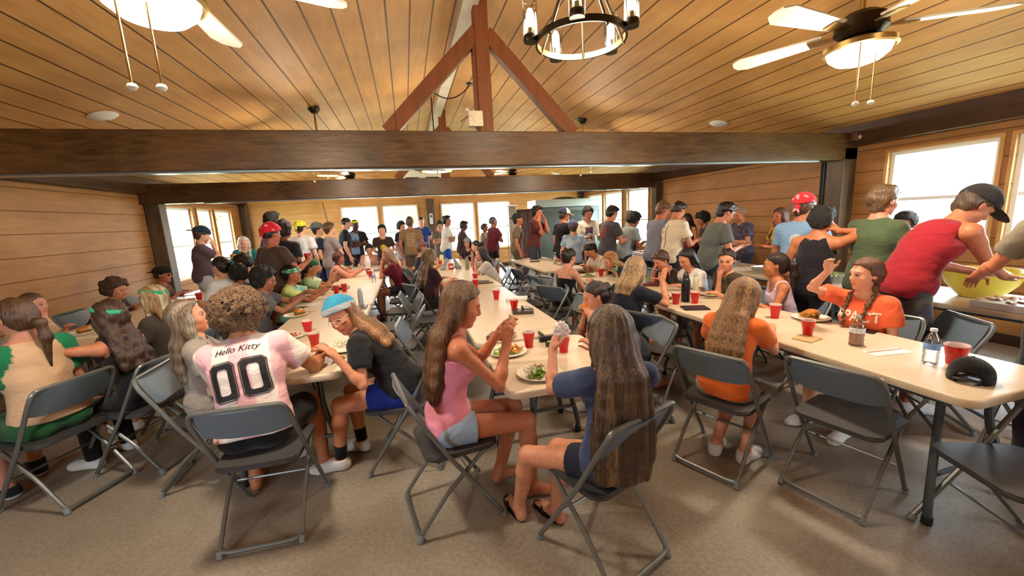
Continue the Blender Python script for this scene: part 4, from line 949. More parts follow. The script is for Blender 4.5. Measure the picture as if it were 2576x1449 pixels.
def plate(x,y,z,label,food='salad',r=.125,rz=0.,foodc=None,group='paper plates of food'):
    t=empty('paper_plate',(x,y,z),rz,label=label,cat='plate',group=group); m=MB(); m.lathe([(0,.002),(r*.66,.0),(r*.74,.004),(r*.97,.018),(r,.019),(r*.985,.022),(r*.74,.008),(r*.66,.005),(0,.006)],n=28); m.build('plate',M_PLATE,t,angle=60)
    def f(name,lb,cat='food'): return empty(name,(x,y,z+.006),rz,label=lb,cat=cat)
    base=label
    if 'salad' in food:
        s=f('salad','green leafy salad heaped on the '+base.replace('paper plate','plate')[:70],'salad'); s['label']='leafy green salad on the plate, '+SHORT(base)
        m=MB()
        for k in range(60):
            a=rnd.uniform(0,6.28); q=rnd.uniform(0,r*.62); cx,cy,cz=q*math.cos(a),q*math.sin(a),rnd.uniform(.0,.035)*(1.2-q/(r*.7)); e=rnd.uniform(.012,.028)
            mt=Matrix.Translation((cx+(-.02 if 'fries' in food or 'slaw' in food else 0),cy,max(cz,.006)))@Matrix.Rotation(rnd.uniform(0,6.3),4,'Z')@Matrix.Rotation(rnd.uniform(-.8,.8),4,'X')
            vs=[mt@Vector(v) for v in((-e,0,0),(-e*.3,e*.5,.006),(e*.4,e*.45,-.003),(e*1.1,0,.004),(e*.3,-e*.5,.005),(-e*.4,-e*.4,0))]; m.bm.faces.new([m.bm.verts.new(v) for v in vs])
        lf=m.build('leaves',M_LET,s,smooth=False); md=lf.modifiers.new('thick','SOLIDIFY'); md.thickness=.0012
        m=MB()
        for k in range(10): a=rnd.uniform(0,6.28); q=rnd.uniform(0,r*.45); m.blob((q*math.cos(a)+.01,q*math.sin(a),.028),(.010,.012,.007),1,.2)
        m.build('dressing_and_onion',M_CRM,s)
    if 'fries' in food:
        s=f('french_fries','','fries'); s['label']='golden fries piled on the plate, '+SHORT(base)
        m=MB()
        for k in range(26):
            a=rnd.uniform(0,6.28); q=rnd.uniform(0,r*.5); m.box((0,0,0),(.055*rnd.uniform(.6,1.1),.009,.009),M=Matrix.Translation((q*math.cos(a)+.03,q*math.sin(a)-.03,.012+.028*rnd.random()))@Matrix.Rotation(rnd.uniform(0,3.1),4,'Z')@Matrix.Rotation(rnd.uniform(-.3,.3),4,'Y'))
        m.build('fry_pile',M_CHIP,s,smooth=False)
    if 'slaw' in food:
        s=f('rice_mound','','food'); s['label']='pale pasta and white shreds, '+SHORT(base)
        m=MB(); 
        for k in range(40): a=rnd.uniform(0,6.28); q=rnd.uniform(0,.04); m.blob((.045+q*math.cos(a),.01+q*math.sin(a),.01+.03*rnd.random()),(.009,.007,.006),1,.2)
        m.build('pasta',plain('pasta',(214,170,110),.5,noise=.2),s)
        m=MB()
        for k in range(14):
            a=rnd.uniform(0,6.28); c=Vector((-.04+rnd.uniform(-.03,.03),.04+rnd.uniform(-.02,.03),.03)); m.tube([c,c+Vector((.02*math.cos(a),.02*math.sin(a),.03)),c+Vector((.035*math.cos(a+1),.035*math.sin(a+1),.022))],.003,5)
        m.build('white_shreds',M_CRM,s)
    if 'burger' in food: burger(x+.03,y+.02,z+.006,'golden burger bun lying on the plate, '+SHORT(base))
    if 'sauce' in food:
        s=f('baked_beans','','food'); s['label']='reddish brown chips smeared on the plate, '+SHORT(base); m=MB()
        for k in range(30): a=rnd.uniform(0,6.28); q=rnd.uniform(0,r*.6); m.blob((q*math.cos(a),q*math.sin(a),.008+.01*rnd.random()),(.014,.010,.006),1,.2)
        m.build('pieces',M_TOM,s)
    return t
def SHORT(b):
    b=b.replace('paper plate ','').replace('white ',''); w=b.split(); return ' '.join(w[-8:])
def burger(x,y,z,label,s=1.,rot=(0,0,0)):
    t=empty('burger',(x,y,z),0,label=label,cat='burger'); t.rotation_euler=rot
    m=MB(); m.lathe([(0,0),(.045*s,0),(.05*s,.008*s),(.048*s,.016*s),(0,.017*s)],n=18); m.build('bottom_bun',M_BUN,t)
    m=MB(); m.lathe([(0,.0171*s),(.050*s,.0171*s),(.052*s,.022*s),(.049*s,.028*s),(0,.0285*s)],n=18); m.build('patty',M_MEAT,t)
    m=MB(); m.lathe([(0,.0286*s),(.055*s,.027*s),(.057*s,.030*s),(.05*s,.033*s),(0,.0335*s)],n=12); m.build('lettuce',M_LET,t)
    m=MB(); m.lathe([(.0,.0336*s),(.050*s,.0336*s),(.053*s,.040*s),(.046*s,.056*s),(.028*s,.066*s),(0,.069*s)],n=18); m.build('top_bun',M_BUN,t); return t
def P2(px,py,z=.74): g=GZ(px,py,z); return float(g[0]),float(g[1])
x,y=P2(1277,888); plate(x,y,.74,'white paper plate with fries and salad before the girl in pink top','salad fries',.135,.4)
x,y=P2(1357,943); plate(x,y,.74,'white paper plate with salad on the near corner of the middle table','salad slaw',.135,1.2)
x,y=P2(1665,747); plate(x,y,.74,'white paper plate beside the blonde girl\'s raised forearm','salad sauce',.12)
x,y=P2(1735,722); plate(x,y,.74,'white paper plate with a burger in front of the boy in white','salad burger',.125,.9)
x,y=P2(1640,705); plate(x,y,.74,'white paper plate with salad before the boy with blue sunglasses','salad',.115)
x,y=P2(1790,743); plate(x,y,.74,'white paper plate with salad right of the black water bottle','salad',.11)
x,y=P2(2040,803); plate(x,y,.74,'white paper plate with bun and fries before the braided girl','burger fries',.13,2.2)
x,y=P2(745,795); plate(x,y,.74,'white paper plate with a burger behind the red cup pair','burger',.12)
x,y=P2(735,848); plate(x,y,.74,'white paper plate with brown chips beside the striped jersey shoulder','sauce',.12)
x,y=P2(870,880); plate(x,y,.74,'white paper plate in front of the girl in teal bandana','slaw',.115)
x,y=P2(473,757); plate(x,y,.74,'white paper plate beside the lone cup on the wall side table','sauce',.11)
x,y=P2(200,842); plate(x,y,.74,'white paper plate behind the raglan shirt shoulder','burger',.12)
x,y=P2(800,742); plate(x,y,.74,'white paper plate in front of the tie dyed shirt girl','salad',.11)
x,y=P2(1480,695); plate(x,y,.74,'white paper plate beneath the arms of the girl in black camisole','salad',.11)
x,y=P2(955,676); plate(x,y,.74,'white paper plate before the maroon shirted girl','sauce',.11)
# books, phones and small things
def book(px,py,label,c,w=.15,d=.21,h=.035,rz=0.,z=.74,page=(222,214,196)):
    x,y=P2(px,py,z) if px is not None else py
    t=empty('book',(x,y,z),rz,label=label,cat='book',group='books lying on the dining tables'); cv=plain('cover%d_%d_%d'%c,c,.45)
    m=MB(); m.box((0,0,.002),(w,d,.004)); m.box((0,0,h-.002),(w,d,.004)); m.box((-w/2+.002,0,h/2),(.004,d,h),bev=.0015); m.build('cover',cv,t,smooth=False)
    m=MB(); m.box((.002,0,h/2),(w-.012,d-.012,h-.0085)); m.build('pages',plain('pages',page,.8,noise=.1,scale=200),t,smooth=False); return t,x,y
b1=book(1316,787,'small dark book with white page edges lying under the sunglasses',(70,60,58),.14,.20,.03,1.3)
t=empty('sunglasses',(b1[1],b1[2],.7705),1.5,label='black sunglasses lying on top of the small dark book',cat='sunglasses'); mf=plain('black_plastic',(18,18,20),.25)
m=MB()
for q in(-1,1):
    m.tube([(q*.034+.024*math.cos(a),.0+.004,.018+.017*math.sin(a)) for a in np.linspace(0,2*PI,14,endpoint=False)],.003,5,closed=True); m.tube([(q*.058,.004,.022),(q*.062,-.05,.014),(q*.058,-.10,.004)],.0025,5)
m.tube([(-.011,.004,.022),(.011,.004,.022)],.003,5); m.build('frame',mf,t)
m=MB()
for q in(-1,1): m.lathe([(0,0),(.022,.001),(0,.002)],n=14,M=Matrix.Translation((q*.034,.005,.018))@Matrix.Rotation(PI/2,4,'X'))
m.build('lens',plain('dark_lens',(24,24,28),.1),t)
book(1300,752,'white paperback lying open beside the second nearest red cup',(226,226,222),.17,.24,.018,1.2)
b=book(1392,852,'thick black bible lying between the two nearest red cups of the middle table',(28,30,36),.15,.22,.04,1.35)
book(None,(b[1]+.02,b[2]+.03),'cream notebook lying on top of the thick black bible',(206,196,166),.14,.20,.012,1.6,.7805)
book(1262,850,'brown leather book lying behind the fries plate',(112,72,60),.14,.20,.03,1.0)
book(1205,712,'open dark binder lying behind the line of red cups',(92,84,72),.22,.30,.02,1.4)
book(1345,659,'dark paperback alone on the mostly bare table',(92,74,56),.13,.20,.02,1.2)
book(1636,718,'maroon book lying by the salad plates at the blonde girl\'s elbow',(94,34,44),.15,.21,.035,.9)
book(858,727,'black covered book lying behind the cup on the grey can table',(44,42,42),.16,.22,.03,1.4)
book(895,775,'grey flat notebook lying beside the tall grey can',(112,112,110),.17,.24,.015,1.5)
book(885,684,'brick red folder lying before the pink sleeved girl',(150,74,56),.20,.28,.02,1.4)
book(955,681,'grey box shaped book near the maroon shirted girl',(130,134,136),.14,.22,.04,1.5)
book(775,768,'white notebook behind the teal bandana girl\'s cups',(226,224,218),.2,.26,.012,1.2)
book(1748,776,'dark tablet sized book lying before the pair of red cups',(54,40,48),.16,.22,.012,1.2)
def phone(px,py,label,rz,c=(26,28,30)):
    x,y=P2(px,py); t=empty('phone',(x,y,.74),rz,label=label,cat='phone'); m=MB(); m.box((0,0,.0045),(.075,.155,.009),bev=.004); m.build('case',plain('phone_case%d'%c[0],c,.4),t); m=MB(); m.box((0,0,.0094),(.068,.146,.0008)); m.build('screen',plain('phone_screen',(16,20,24),.08,coat=.5),t,smooth=False)
phone(1227,712,'black phone lying beside the open binder',1.5)
phone(2190,833,'phone in a dark case lying behind the orange juice bottle',1.9)
x,y=P2(2030,853); t=empty('wooden_coaster',(x,y,.74),.25,label='square pale wooden coaster lying before the large red cup',cat='coaster'); m=MB(); m.box((0,0,.004),(.15,.12,.008),bev=.002); m.build('board',plain('pale_wood',(196,166,120),.5,noise=.1),t)
x,y=P2(2232,886); t=empty('folded_paper',(x,y,.74),1.45,label='folded white paper with a pink stripe lying beside the clear water bottle',cat='paper'); m=MB(); m.box((0,0,.0015),(.09,.26,.003)); m.build('sheet',plain('paper',(232,230,226),.7),t,smooth=False); m=MB(); m.box((.02,0,.0045),(.012,.24,.003)); m.build('pink_stripe',plain('pink_stripe',(224,150,140),.6),t,smooth=False)
def bottle_glass(name,c,rough=.05,al=1.):
    m=bpy.data.materials.new(name); m.use_nodes=True; nt=m.node_tree; nt.nodes.clear(); o=N(nt,'ShaderNodeOutputMaterial'); mx=N(nt,'ShaderNodeMixShader'); t=N(nt,'ShaderNodeBsdfTransparent',Color=rgb(c)); g=N(nt,'ShaderNodeBsdfGlossy',Roughness=rough); f=N(nt,'ShaderNodeLayerWeight',Blend=.35); ad=N(nt,'ShaderNodeMath',operation='MULTIPLY_ADD'); ad.inputs[1].default_value=.7; ad.inputs[2].default_value=.08
    L(nt,f.outputs['Fresnel'],ad.inputs[0]); L(nt,ad.outputs[0],mx.inputs[0]); L(nt,t.outputs[0],mx.inputs[1]); L(nt,g.outputs[0],mx.inputs[2]); L(nt,mx.outputs[0],o.inputs[0]); return m
M_CLEAR=bottle_glass('clear_plastic',(246,250,252))
def water_bottle(x,y,label,h=.20,r=.032,cap=(236,238,240),lab=(120,160,214),liquid=None,z=.74,name='water_bottle'):
    t=empty(name,(x,y,z),label=label,cat='bottle'); k=h/.2
    pr=[(0,.004),(r*.7,0),(r,.008),(r*.93,.03*k),(r,.04*k),(r*.92,.055*k),(r,.07*k),(r,.12*k),(r*.85,.145*k),(r*.45,.175*k),(.0125,.182*k),(.0125,.192*k)]
    m=MB(); m.lathe(pr,n=24); m.build('bottle_wall',M_CLEAR,t,angle=60)
    if liquid: m=MB(); m.lathe([(0,.006)]+[(q*.94,z_+.002) for q,z_ in pr[1:-3]]+[(0,.146*k)],n=20); m.build('liquid',plain('liquid%d'%liquid[0],liquid,.3),t)
    m=MB(); m.lathe([(r*1.01,.088*k),(r*1.015,.09*k),(r*1.015,.122*k),(r*1.0,.123*k)],n=24); m.build('label_band',plain('bottle_label%d'%lab[0],lab,.5,noise=.3,scale=60),t)
    m=MB(); m.lathe([(0,.203*k),(.0145,.203*k),(.0155,.200*k),(.0155,.188*k),(0,.187*k)],n=16); m.build('cap',plain('cap%d'%cap[0],cap,.4),t); return t
x,y=P2(2338,915); water_bottle(x,y,'clear water bottle with a blue and white label standing by the wide red cup',.20,.034)
x,y=P2(2153,867); t=water_bottle(x,y,'squat bottle of orange drink with a silver cap on the nearest table',.19,.040,(150,160,166),(206,210,214),(190,118,88),name='juice_bottle')
x,y=P2(941,712); water_bottle(x,y,'small clear water bottle by the red cup pair on the far table',.20,.032)
x,y=P2(1548,697); water_bottle(x,y,'clear bottle with a green label beside the blonde girl facing left',.22,.034,(90,160,80),(80,160,90),name='soda_bottle')
x,y=P2(1397,664); water_bottle(x,y,'pale pink bottle standing on the far mostly bare table',.22,.03,(236,226,220),(232,196,184),(232,190,170),name='drink_bottle')
def flask(x,y,label,c,h=.26,r=.037,lid=(20,20,22),z=.74,loop=True):
    t=empty('insulated_bottle',(x,y,z),label=label,cat='bottle'); m=MB(); m.lathe([(0,0),(r*.94,0),(r,.006),(r,h*.70),(r*.9,h*.76),(r*.62,h*.80),(0,h*.80)],n=28); m.build('bottle_wall',plain('flask%d_%d'%(c[0],c[2]),c,.35),t,angle=40)
    m=MB(); m.lathe([(r*.60,h*.795),(r*.72,h*.80),(r*.72,h*.88),(r*.6,h*.91),(0,h*.91)],n=20)
    if loop: m.tube([(r*.5*math.cos(a),0,h*.90+r*.75*math.sin(a)) for a in np.linspace(0,PI,9)],.006,6)
    m.build('lid',plain('lid%d'%lid[0],lid,.5),t); return t
x,y=P2(1724,758); flask(x,y,'tall black insulated water bottle between two red cups',(26,28,34),.30,.042)
x,y=P2(1750,740); flask(x,y,'slim cream water bottle just behind the tall black one',(214,214,184),.24,.030,(190,190,170),loop=False)
x,y=P2(909,768); flask(x,y,'tall ribbed grey can standing on the green bandanas\' table',(160,164,168),.22,.028,(176,180,184),loop=False)
x,y=P2(927,684); flask(x,y,'big white jug with a handled lid on the far table',(222,222,222),.34,.055,(232,232,232))
x,y=P2(1112,662); flask(x,y,'pale yellow water bottle at the far end of the middle row',(222,220,140),.24,.04,(60,60,50))
x,y=P2(1176,678); flask(x,y,'dull grey green thermos standing by the white sleeved girl\'s elbow',(132,140,130),.26,.035,(120,126,118),loop=False)
x,y=P2(1383,872); t=empty('sauce_tub',(x,y,.74),.3,label='tiny dark tub of green relish between the red cups',cat='tub'); m=MB(); m.box((0,0,.017),(.045,.045,.034),bev=.004); m.build('tub',plain('dark_tub',(36,40,36),.4),t); m=MB(); m.blob((0,0,.036),(.018,.018,.008),2,.2); m.build('relish',M_LET,t)
# folded grey bags on the middle row
x,y=P2(1135,678)
for k,(dx,lb) in enumerate(((-.12,'grey folded cloth bag leaning outward beside the red pouch'),(.12,'grey crumpled cloth bag standing right of the red pouch'))):
    t=empty('cloth_bag',(x+dx,y+.02*k,.74),label=lb,cat='bag'); F=Field(V3(-.12,-.08,-.02),V3(.14,.08,.26),.008); F.add(cone(V3(-.03*(1-2*k),0,.03),V3(.05*(1-2*k),0,.20),.045,.02,.02)); F.add(cone(V3(-.06*(1-2*k),0,.03),V3(-.02,0,.04),.03,.035,.03)); X_,Y_,Z_=F.grid(); F.F+= (.006*sines(k,6,60,X_,Y_,Z_)).astype(np.float32); F.half(V3(0,0,0),V3(0,0,-1)); V,Q=F.mesh(); link('bag_cloth',arrays_mesh('bag',V,Q,np.tile(lin((150,154,158)),(len(V),1))),M_CLOTH,t)
t=empty('pouch',(x+.0,y-.02,.74),label='red pouch with a white print between two grey cloth bags',cat='pouch'); m=MB(); m.box((0,0,.06),(.10,.05,.12),bev=.012); m.build('pouch_body',plain('red_pouch',(176,48,44),.5),t); m=MB(); m.box((0,-.0258,.06),(.06,.002,.04)); m.build('print',M_PLATE,t,smooth=False)
# black baseball cap on the near table
x,y=P2(2440,955); t=empty('baseball_cap',(x,y,.74),math.radians(-72),label='black baseball cap lying on the nearest table corner, bill pointing right',cat='cap')
F=Field(V3(-.12,-.13,-.01),V3(.12,.22,.16),.004); F.add(ell(V3(0,0,.015),np.eye(3),(.084,.100,.105),.01)); F.half(V3(0,0,.002),V3(0,0,-1)); F.cut(ell(V3(0,0,.0),np.eye(3),(.080,.096,.098),.004)); F.cut(ell(V3(0,-.10,.03),np.eye(3),(.045,.04,.028),.004),.004); X_,Y_,Z_=F.grid(); F.F+=(.0015*sines(3,6,60,X_,Y_,Z_)).astype(np.float32); V,Q=F.mesh(); link('crown',arrays_mesh('crown',V,Q,np.tile(lin((22,21,24)),(len(V),1))),M_CLOTH,t)
F=Field(V3(-.1,.05,-.01),V3(.1,.2,.05),.004); F.add(ell(V3(0,.10,-.005),rotm((1,0,0),-.06),(.076,.085,.018),.01)); F.half(V3(0,.088,0),V3(0,-1,0)); F.half(V3(0,0,.001),V3(0,0,-1)); V,Q=F.mesh(); link('bill',arrays_mesh('bill',V,Q,np.tile(lin((26,22,24)),(len(V),1))),M_CLOTH,t)
m=MB(); m.tube([(-.045,-.088,.022),(-.02,-.097,.026),(.02,-.097,.026),(.045,-.088,.022)],.006,6); m.build('strap',plain('cap_strap',(40,40,44),.4),t); m=MB(); m.blob((0,0,.121),(.006,.006,.003)); m.build('button',plain('black_plastic',(18,18,20)),t)
# ------------------------------------------------------------------ food line
M_FOIL=plain('foil',(186,190,192),.28,.9,bump=.6,scale=50)
def pan(x,y,label,c,fn,w=.34,d=.52,z=.74,h=.08):
    t=empty('foil_pan',(x,y,z),label=label,cat='tray',group='foil pans on the serving tables'); m=MB(); a,b=w/2,d/2; bm=m.bm
    r0=[bm.verts.new(v) for v in((-a*.85,-b*.9,0),(a*.85,-b*.9,0),(a*.85,b*.9,0),(-a*.85,b*.9,0))]; r1=[bm.verts.new(v) for v in((-a,-b,h),(a,-b,h),(a,b,h),(-a,b,h))]; r2=[bm.verts.new(v) for v in((-a-.015,-b-.015,h),(a+.015,-b-.015,h),(a+.015,b+.015,h),(-a-.015,b+.015,h))]
    bm.faces.new(r0[::-1]); 
    for i in range(4): bm.faces.new((r0[i],r0[(i+1)%4],r1[(i+1)%4],r1[i])); bm.faces.new((r1[i],r1[(i+1)%4],r2[(i+1)%4],r2[i]))
    p=m.build('pan',M_FOIL,t,smooth=False); md=p.modifiers.new('thick','SOLIDIFY'); md.thickness=.002
    m=MB()
    for k in range(70): m.blob((rnd.uniform(-a*.78,a*.78),rnd.uniform(-b*.82,b*.82),h*.72+rnd.uniform(0,.02)),(.028,.022,.014),1,.3)
    m.box((0,0,h*.35),(w*.82,d*.86,h*.55)); m.build(fn,plain('food_%d_%d'%(c[0],c[1]),c,.5,noise=.3,scale=60),t,smooth=True)
pan(4.80,5.30,'foil pan of browned burgers in the middle of the food line',(120,70,40),'burger_patties')
pan(4.80,4.25,'foil pan of toasted buns next to the burgers',(196,140,80),'buns')
pan(4.78,3.62,'foil pan of green salad before the tall boy in green',(130,150,60),'lettuce_pile')
pan(4.80,6.55,'foil pan at the far part of the food line holding sliced onions',(210,200,180),'onions')
pan(4.80,2.96,'foil pan in front of the seated girl with braids, edge glinting',(170,120,70),'pasta_bake')
pan(4.80,7.35,'foil pan nearest the refrigerator, with sliced tomatoes',(170,60,40),'tomatoes')
# large yellow bowl
g=GX(2475,680,4.8); 
t=empty('salad_bowl',(4.96,2.34,.74),label='very large yellow bowl on the serving table beside the man in the red tank top',cat='bowl'); m=MB(); m.lathe([(0,0),(.11,0),(.13,.01),(.22,.12),(.27,.24),(.275,.25),(.262,.245),(.21,.125),(.12,.02),(0,.016)],n=36); m.build('bowl_wall',plain('yellow_bowl',(206,190,70),.35),t,angle=50)
m=MB()
for k in range(90): a=rnd.uniform(0,6.28); q=rnd.uniform(0,.21); m.blob((q*math.cos(a),q*math.sin(a),.19+.05*rnd.random()*(1-q)),(.03,.022,.016),1,.35)
m.build('mixed_salad',plain('mixed_salad',(180,170,80),.5,noise=.5,scale=40),t)
t=empty('serving_tray',(4.62,1.93,.74),label='low white tray of chips on the serving table in front of the bowl',cat='tray'); m=MB(); m.box((0,0,.03),(.34,.44,.06),bev=.01); m.build('tray',M_WHITE,t); m=MB(); [m.blob((rnd.uniform(-.14,.14),rnd.uniform(-.19,.19),.07),(.03,.02,.01),1,.3) for _ in range(50)]; m.build('chips',plain('mixed_chips',(196,160,130),.5,noise=.4,scale=40),t)
x=4.50;y=1.62; t=water_bottle(x,y,'clear bottle with red drink left at the edge of the serving table',.24,.045,(214,214,214),(200,80,80),(170,40,40),name='juice_bottle')
t=empty('checked_cloth',(4.42,3.25,0),label='blue grey crate hanging at the front of the serving table behind the seated braided girl',cat='crate'); m=MB()
for k in range(9): m.box((0,-.24+.06*k,.56),(.012,.035,.34))
for k in range(5): m.box((0,0,.41+.075*k),(.016,.52,.02))
m.box((.12,0,.40),(.24,.52,.016)); m.box((.12,-.255,.56),(.24,.012,.34)); m.box((.12,.255,.56),(.24,.012,.34)); m.box((.24,0,.56),(.012,.52,.34)); t.name='plastic_crate'; m.build('crate_body',plain('crate',(92,112,130),.5),t,smooth=False)
for q in(-1,1):
    m=MB(); m.tube([(.04,q*.22,.395),(.04,q*.22,.01)],.012,6); m.tube([(.20,q*.22,.395),(.20,q*.22,.01)],.012,6); m.build('stand_leg',M_CFR,t)
# ------------------------------------------------------------------ refrigerator, cupboard
M_FR=plain('fridge_steel',(120,132,128),.4,.3,noise=.12,scale=6); M_TOPP=plain('fridge_top_panel',(206,220,216),.4)
t=empty('refrigerator',(4.75,11.6,0),label='wide upright refrigerator with a pale top panel behind the queueing boys',cat='refrigerator')
m=MB(); m.box((0,0,.96),(2.0,.75,1.88),bev=.01); m.build('cabinet',M_FR,t); m=MB(); m.box((0,-.02,2.02),(2.12,.82,.22),bev=.012); m.build('top_panel',M_TOPP,t)
for q in(-1,1): m=MB(); m.box((q*.49,-.40,.93),(.95,.05,1.72),bev=.008); d=m.build('door',plain('fridge_door',(98,112,106),.35,.2,noise=.15,scale=4),t); m=MB(); m.tube([(q*.10,-.45,.75),(q*.10,-.47,.80),(q*.10,-.47,1.3),(q*.10,-.45,1.35)],.012,8); m.build('handle',M_STEEL,d)
t=empty('storage_box',(4.75,11.6,2.131),label='dark domed lid lying on top of the refrigerator',cat='lid'); m=MB(); m.lathe([(0,0),(.38,0),(.36,.03),(.24,.07),(.1,.09),(0,.095)],n=24); m.build('lid_shell',plain('dark_lid',(38,36,38),.5),t); t.name='domed_lid'
t=empty('cupboard',(3.36,11.2,0),label='tall narrow brown cupboard standing behind the boy in the maroon tee',cat='cupboard'); mc=plain('cupboard_wood',(66,42,34),.5,noise=.2,scale=8)
m=MB(); m.box((0,0,.94),(.62,.5,1.88),bev=.006); m.build('carcass',mc,t); m=MB(); m.box((-.16,-.265,.94),(.29,.03,1.78),bev=.004); m.build('door',plain('cupboard_door',(84,48,42),.5,noise=.15,scale=8),t); m=MB(); m.box((.16,-.265,.94),(.29,.03,1.78),bev=.004); m.build('door',plain('cupboard_door',(84,48,42),.5),t)
t=empty('curtain',(2.93,11.0,0),label='narrow white curtain hanging beside the boy in the olive tee',cat='curtain'); m=MB(); pts=[(.02*k-.1,.02*math.sin(k*1.9)) for k in range(11)]; m.prism(pts+[(x_,y_+.008) for x_,y_ in pts[::-1]],.25,1.98); m.build('drape',plain('curtain_cloth',(214,204,186),.8),t); m=MB(); m.tube([(-.16,.01,1.99),(.16,.01,1.99)],.012,8); m.tube([(-.15,.01,1.99),(-.15,.01,.0)],.012,8); m.tube([(.15,.01,1.99),(.15,.01,.0)],.012,8); m.build('rail',M_STEEL,t)
# ------------------------------------------------------------------ things on walls and beams
def air():
    t=empty('air_conditioner',(.72,YB-.13,3.05),label='white wall mounted air conditioner high on the end wall gable',cat='air conditioner')
    m=MB(); m.box((0,0,.13),(1.45,.24,.42),bev=.03); m.build('casing',M_WHITE,t)
    for k,x in enumerate((-.38,.25)): m=MB(); m.box((x,-.122,.0),(.42,.012,.07)); [m.box((x,-.13,-.025+.018*j),(.40,.01,.004)) for j in range(4)]; m.build('vent_grille',plain('dark_vent',(44,46,48),.6),t,smooth=False)
air()
t=empty('emergency_light',(.83,4.47,2.59),label='small beige box light with chain, fixed beside the king post above the near beam',cat='light'); m=MB(); m.box((0,0,.13),(.16,.09,.16),bev=.01); m.build('housing',plain('beige_box',(206,196,172),.5,noise=.2,scale=30),t); m=MB(); m.tube([(.0,-.01,.05),(.01,-.02,.02),(0,-.01,.0)],.006,6); m.tube([(-.08,0,.16),(-.16,0,.10)],.005,6); m.build('cable',mf,t); m=MB(); m.lathe([(0,0),(.02,.002),(.02,.03),(0,.03)],c=(-.09,-.03,.2),n=12); m.build('lamp_head',plain('beige_box',(206,196,172)),t)
t=empty('remote_control',(.83,YB-.255,1.62),label='white thermostat remote mounted on the middle post of the end wall',cat='thermostat'); m=MB(); m.box((0,0,.14),(.11,.025,.34),bev=.008); m.build('case',M_WHITE,t); m=MB(); m.box((0,-.014,.22),(.07,.004,.09)); m.build('display',plain('lcd',(90,110,110),.3),t,smooth=False)
t=empty('wall_speaker',(XR-.2,D1-.10,2.44),label='small dark sensor box in the angle of beam and wall plate by the tall post',cat='sensor'); m=MB(); m.box((0,0,.08),(.10,.09,.12),bev=.02); m.build('housing',plain('dark_housing',(88,60,50),.5),t); m=MB(); m.blob((0,-.05,.07),(.03,.02,.03)); m.build('lens',plain('sensor_lens',(180,150,140),.2),t); t.name='motion_sensor'
t=empty('wall_cable',(-2.28,YB-.006,1.25),label='thin dark cable running down the end wall beside the yellow bandana',cat='cable'); m=MB(); m.tube([(-.15,0,1.15),(-.10,0,.8),(-.06,0,.4),(0,0,0),(.02,0,-1.24)],.008,6); m.build('cable',mf,t)
# ------------------------------------------------------------------ lamps
M_GLOW=plain('lamp_glass_lit',(255,240,214),.3,emit=(255,236,204),es=9.); M_BULB=plain('bulb_lit',(255,226,180),.3,emit=(255,214,150),es=16.); M_IRON=plain('dark_iron',(52,46,36),.4,.7); M_BRS=plain('brass',(176,150,96),.3,.9); M_BLADE=plain('fan_blade',(232,228,220),.4,noise=.05)
def point(x,y,z,e,r=.10,c=(1.,.84,.64),spot=None,name='lamp_light',par=None):
    l=bpy.data.lights.new(name,'POINT'); l.energy=e; l.color=c; l.shadow_soft_size=r; o=bpy.data.objects.new(name,l); COL.objects.link(o); o.location=(x,y,z)
    return o
def fan(x,y,z,label,rot,en,blades=5,ch=((-.09,.30),(.09,.26))):
    t=empty('ceiling_fan',(x,y,z),0,label=label,cat='ceiling fan',group='ceiling fans with lights'); top=(ceil_z(x)-z)/1.2; t.scale=(1.2,1.2,1.2)
    m=MB(); m.tube([(0,0,.16),(0,0,top-.03)],.014,8); m.build('down_rod',M_BRS,t)
    m=MB(); m.lathe([(0,top-.075),(.035,top-.075),(.07,top-.03),(.075,top+.005),(0,top+.005)],n=20); m.build('canopy',M_IRON,t)
    m=MB(); m.lathe([(0,.16),(.07,.16),(.115,.13),(.12,.07),(.09,.04),(0,.04)],n=24); m.build('motor_housing',M_IRON,t)
    for k in range(blades):
        a=rot+2*PI*k/blades; M_=Matrix.Rotation(a,4,'Z')@Matrix.Rotation(.2,4,'X'); m=MB(); m.prism([(.17,-.045),(.60,-.068),(.65,-.04),(.66,0),(.65,.04),(.60,.068),(.17,.045)],.083,.093,M_); bl=m.build('blade',M_BLADE,t,smooth=False); m=MB(); m.prism([(.09,-.018),(.24,-.032),(.24,.032),(.09,.018)],.075,.083,M_); m.build('blade_bracket',M_BRS,bl,smooth=False)
    m=MB(); m.lathe([(.155,.005),(.165,.0),(.168,-.025),(.155,-.032),(.145,-.03),(.15,-.0),(.155,.005)],n=32); m.lathe([(0,.04),(.06,.04),(.15,.005),(.06,.02),(0,.02)],n=24); m.build('light_ring',M_BRS,t)
    m=MB(); m.lathe([(.148,-.012),(.135,-.055),(.10,-.085),(.05,-.10),(0,-.104)],n=32); m.build('light_bowl',M_GLOW,t)
    for dx,ln in ch:
        m=MB(); m.tube([(dx,-.10,-.03),(dx,-.10,-.03-ln)],.0035,6); c_=m.build('pull_chain',M_BRS,t); m=MB(); m.lathe([(0,.0),(.012,-.004),(.016,-.014),(.008,-.024),(0,-.026)],c=(dx,-.10,-.03-ln),n=12); m.build('pull_knob',M_WHITE,c_)
    point(x,y,z-.17,en,.12)
    return t
fan(3.0,2.16,2.66,'lit ceiling fan above the green tee boy, nearest on that side',.75,LE*1.,ch=((-.13,.29),(-.02,.28)))
fan(-.95,2.17,2.66,'lit ceiling fan above the striped jersey, bowl and two pull chains showing',.3,LE*1.,ch=((-.055,.30),(.03,.30)))
fan(3.33,7.15,2.78,'ceiling fan beyond the near beam on the refrigerator side, rod and chains showing',.2,LE*.8)
fan(-1.22,7.15,2.78,'ceiling fan beyond the near beam on the green bandanas\' side',.5,LE*.8)
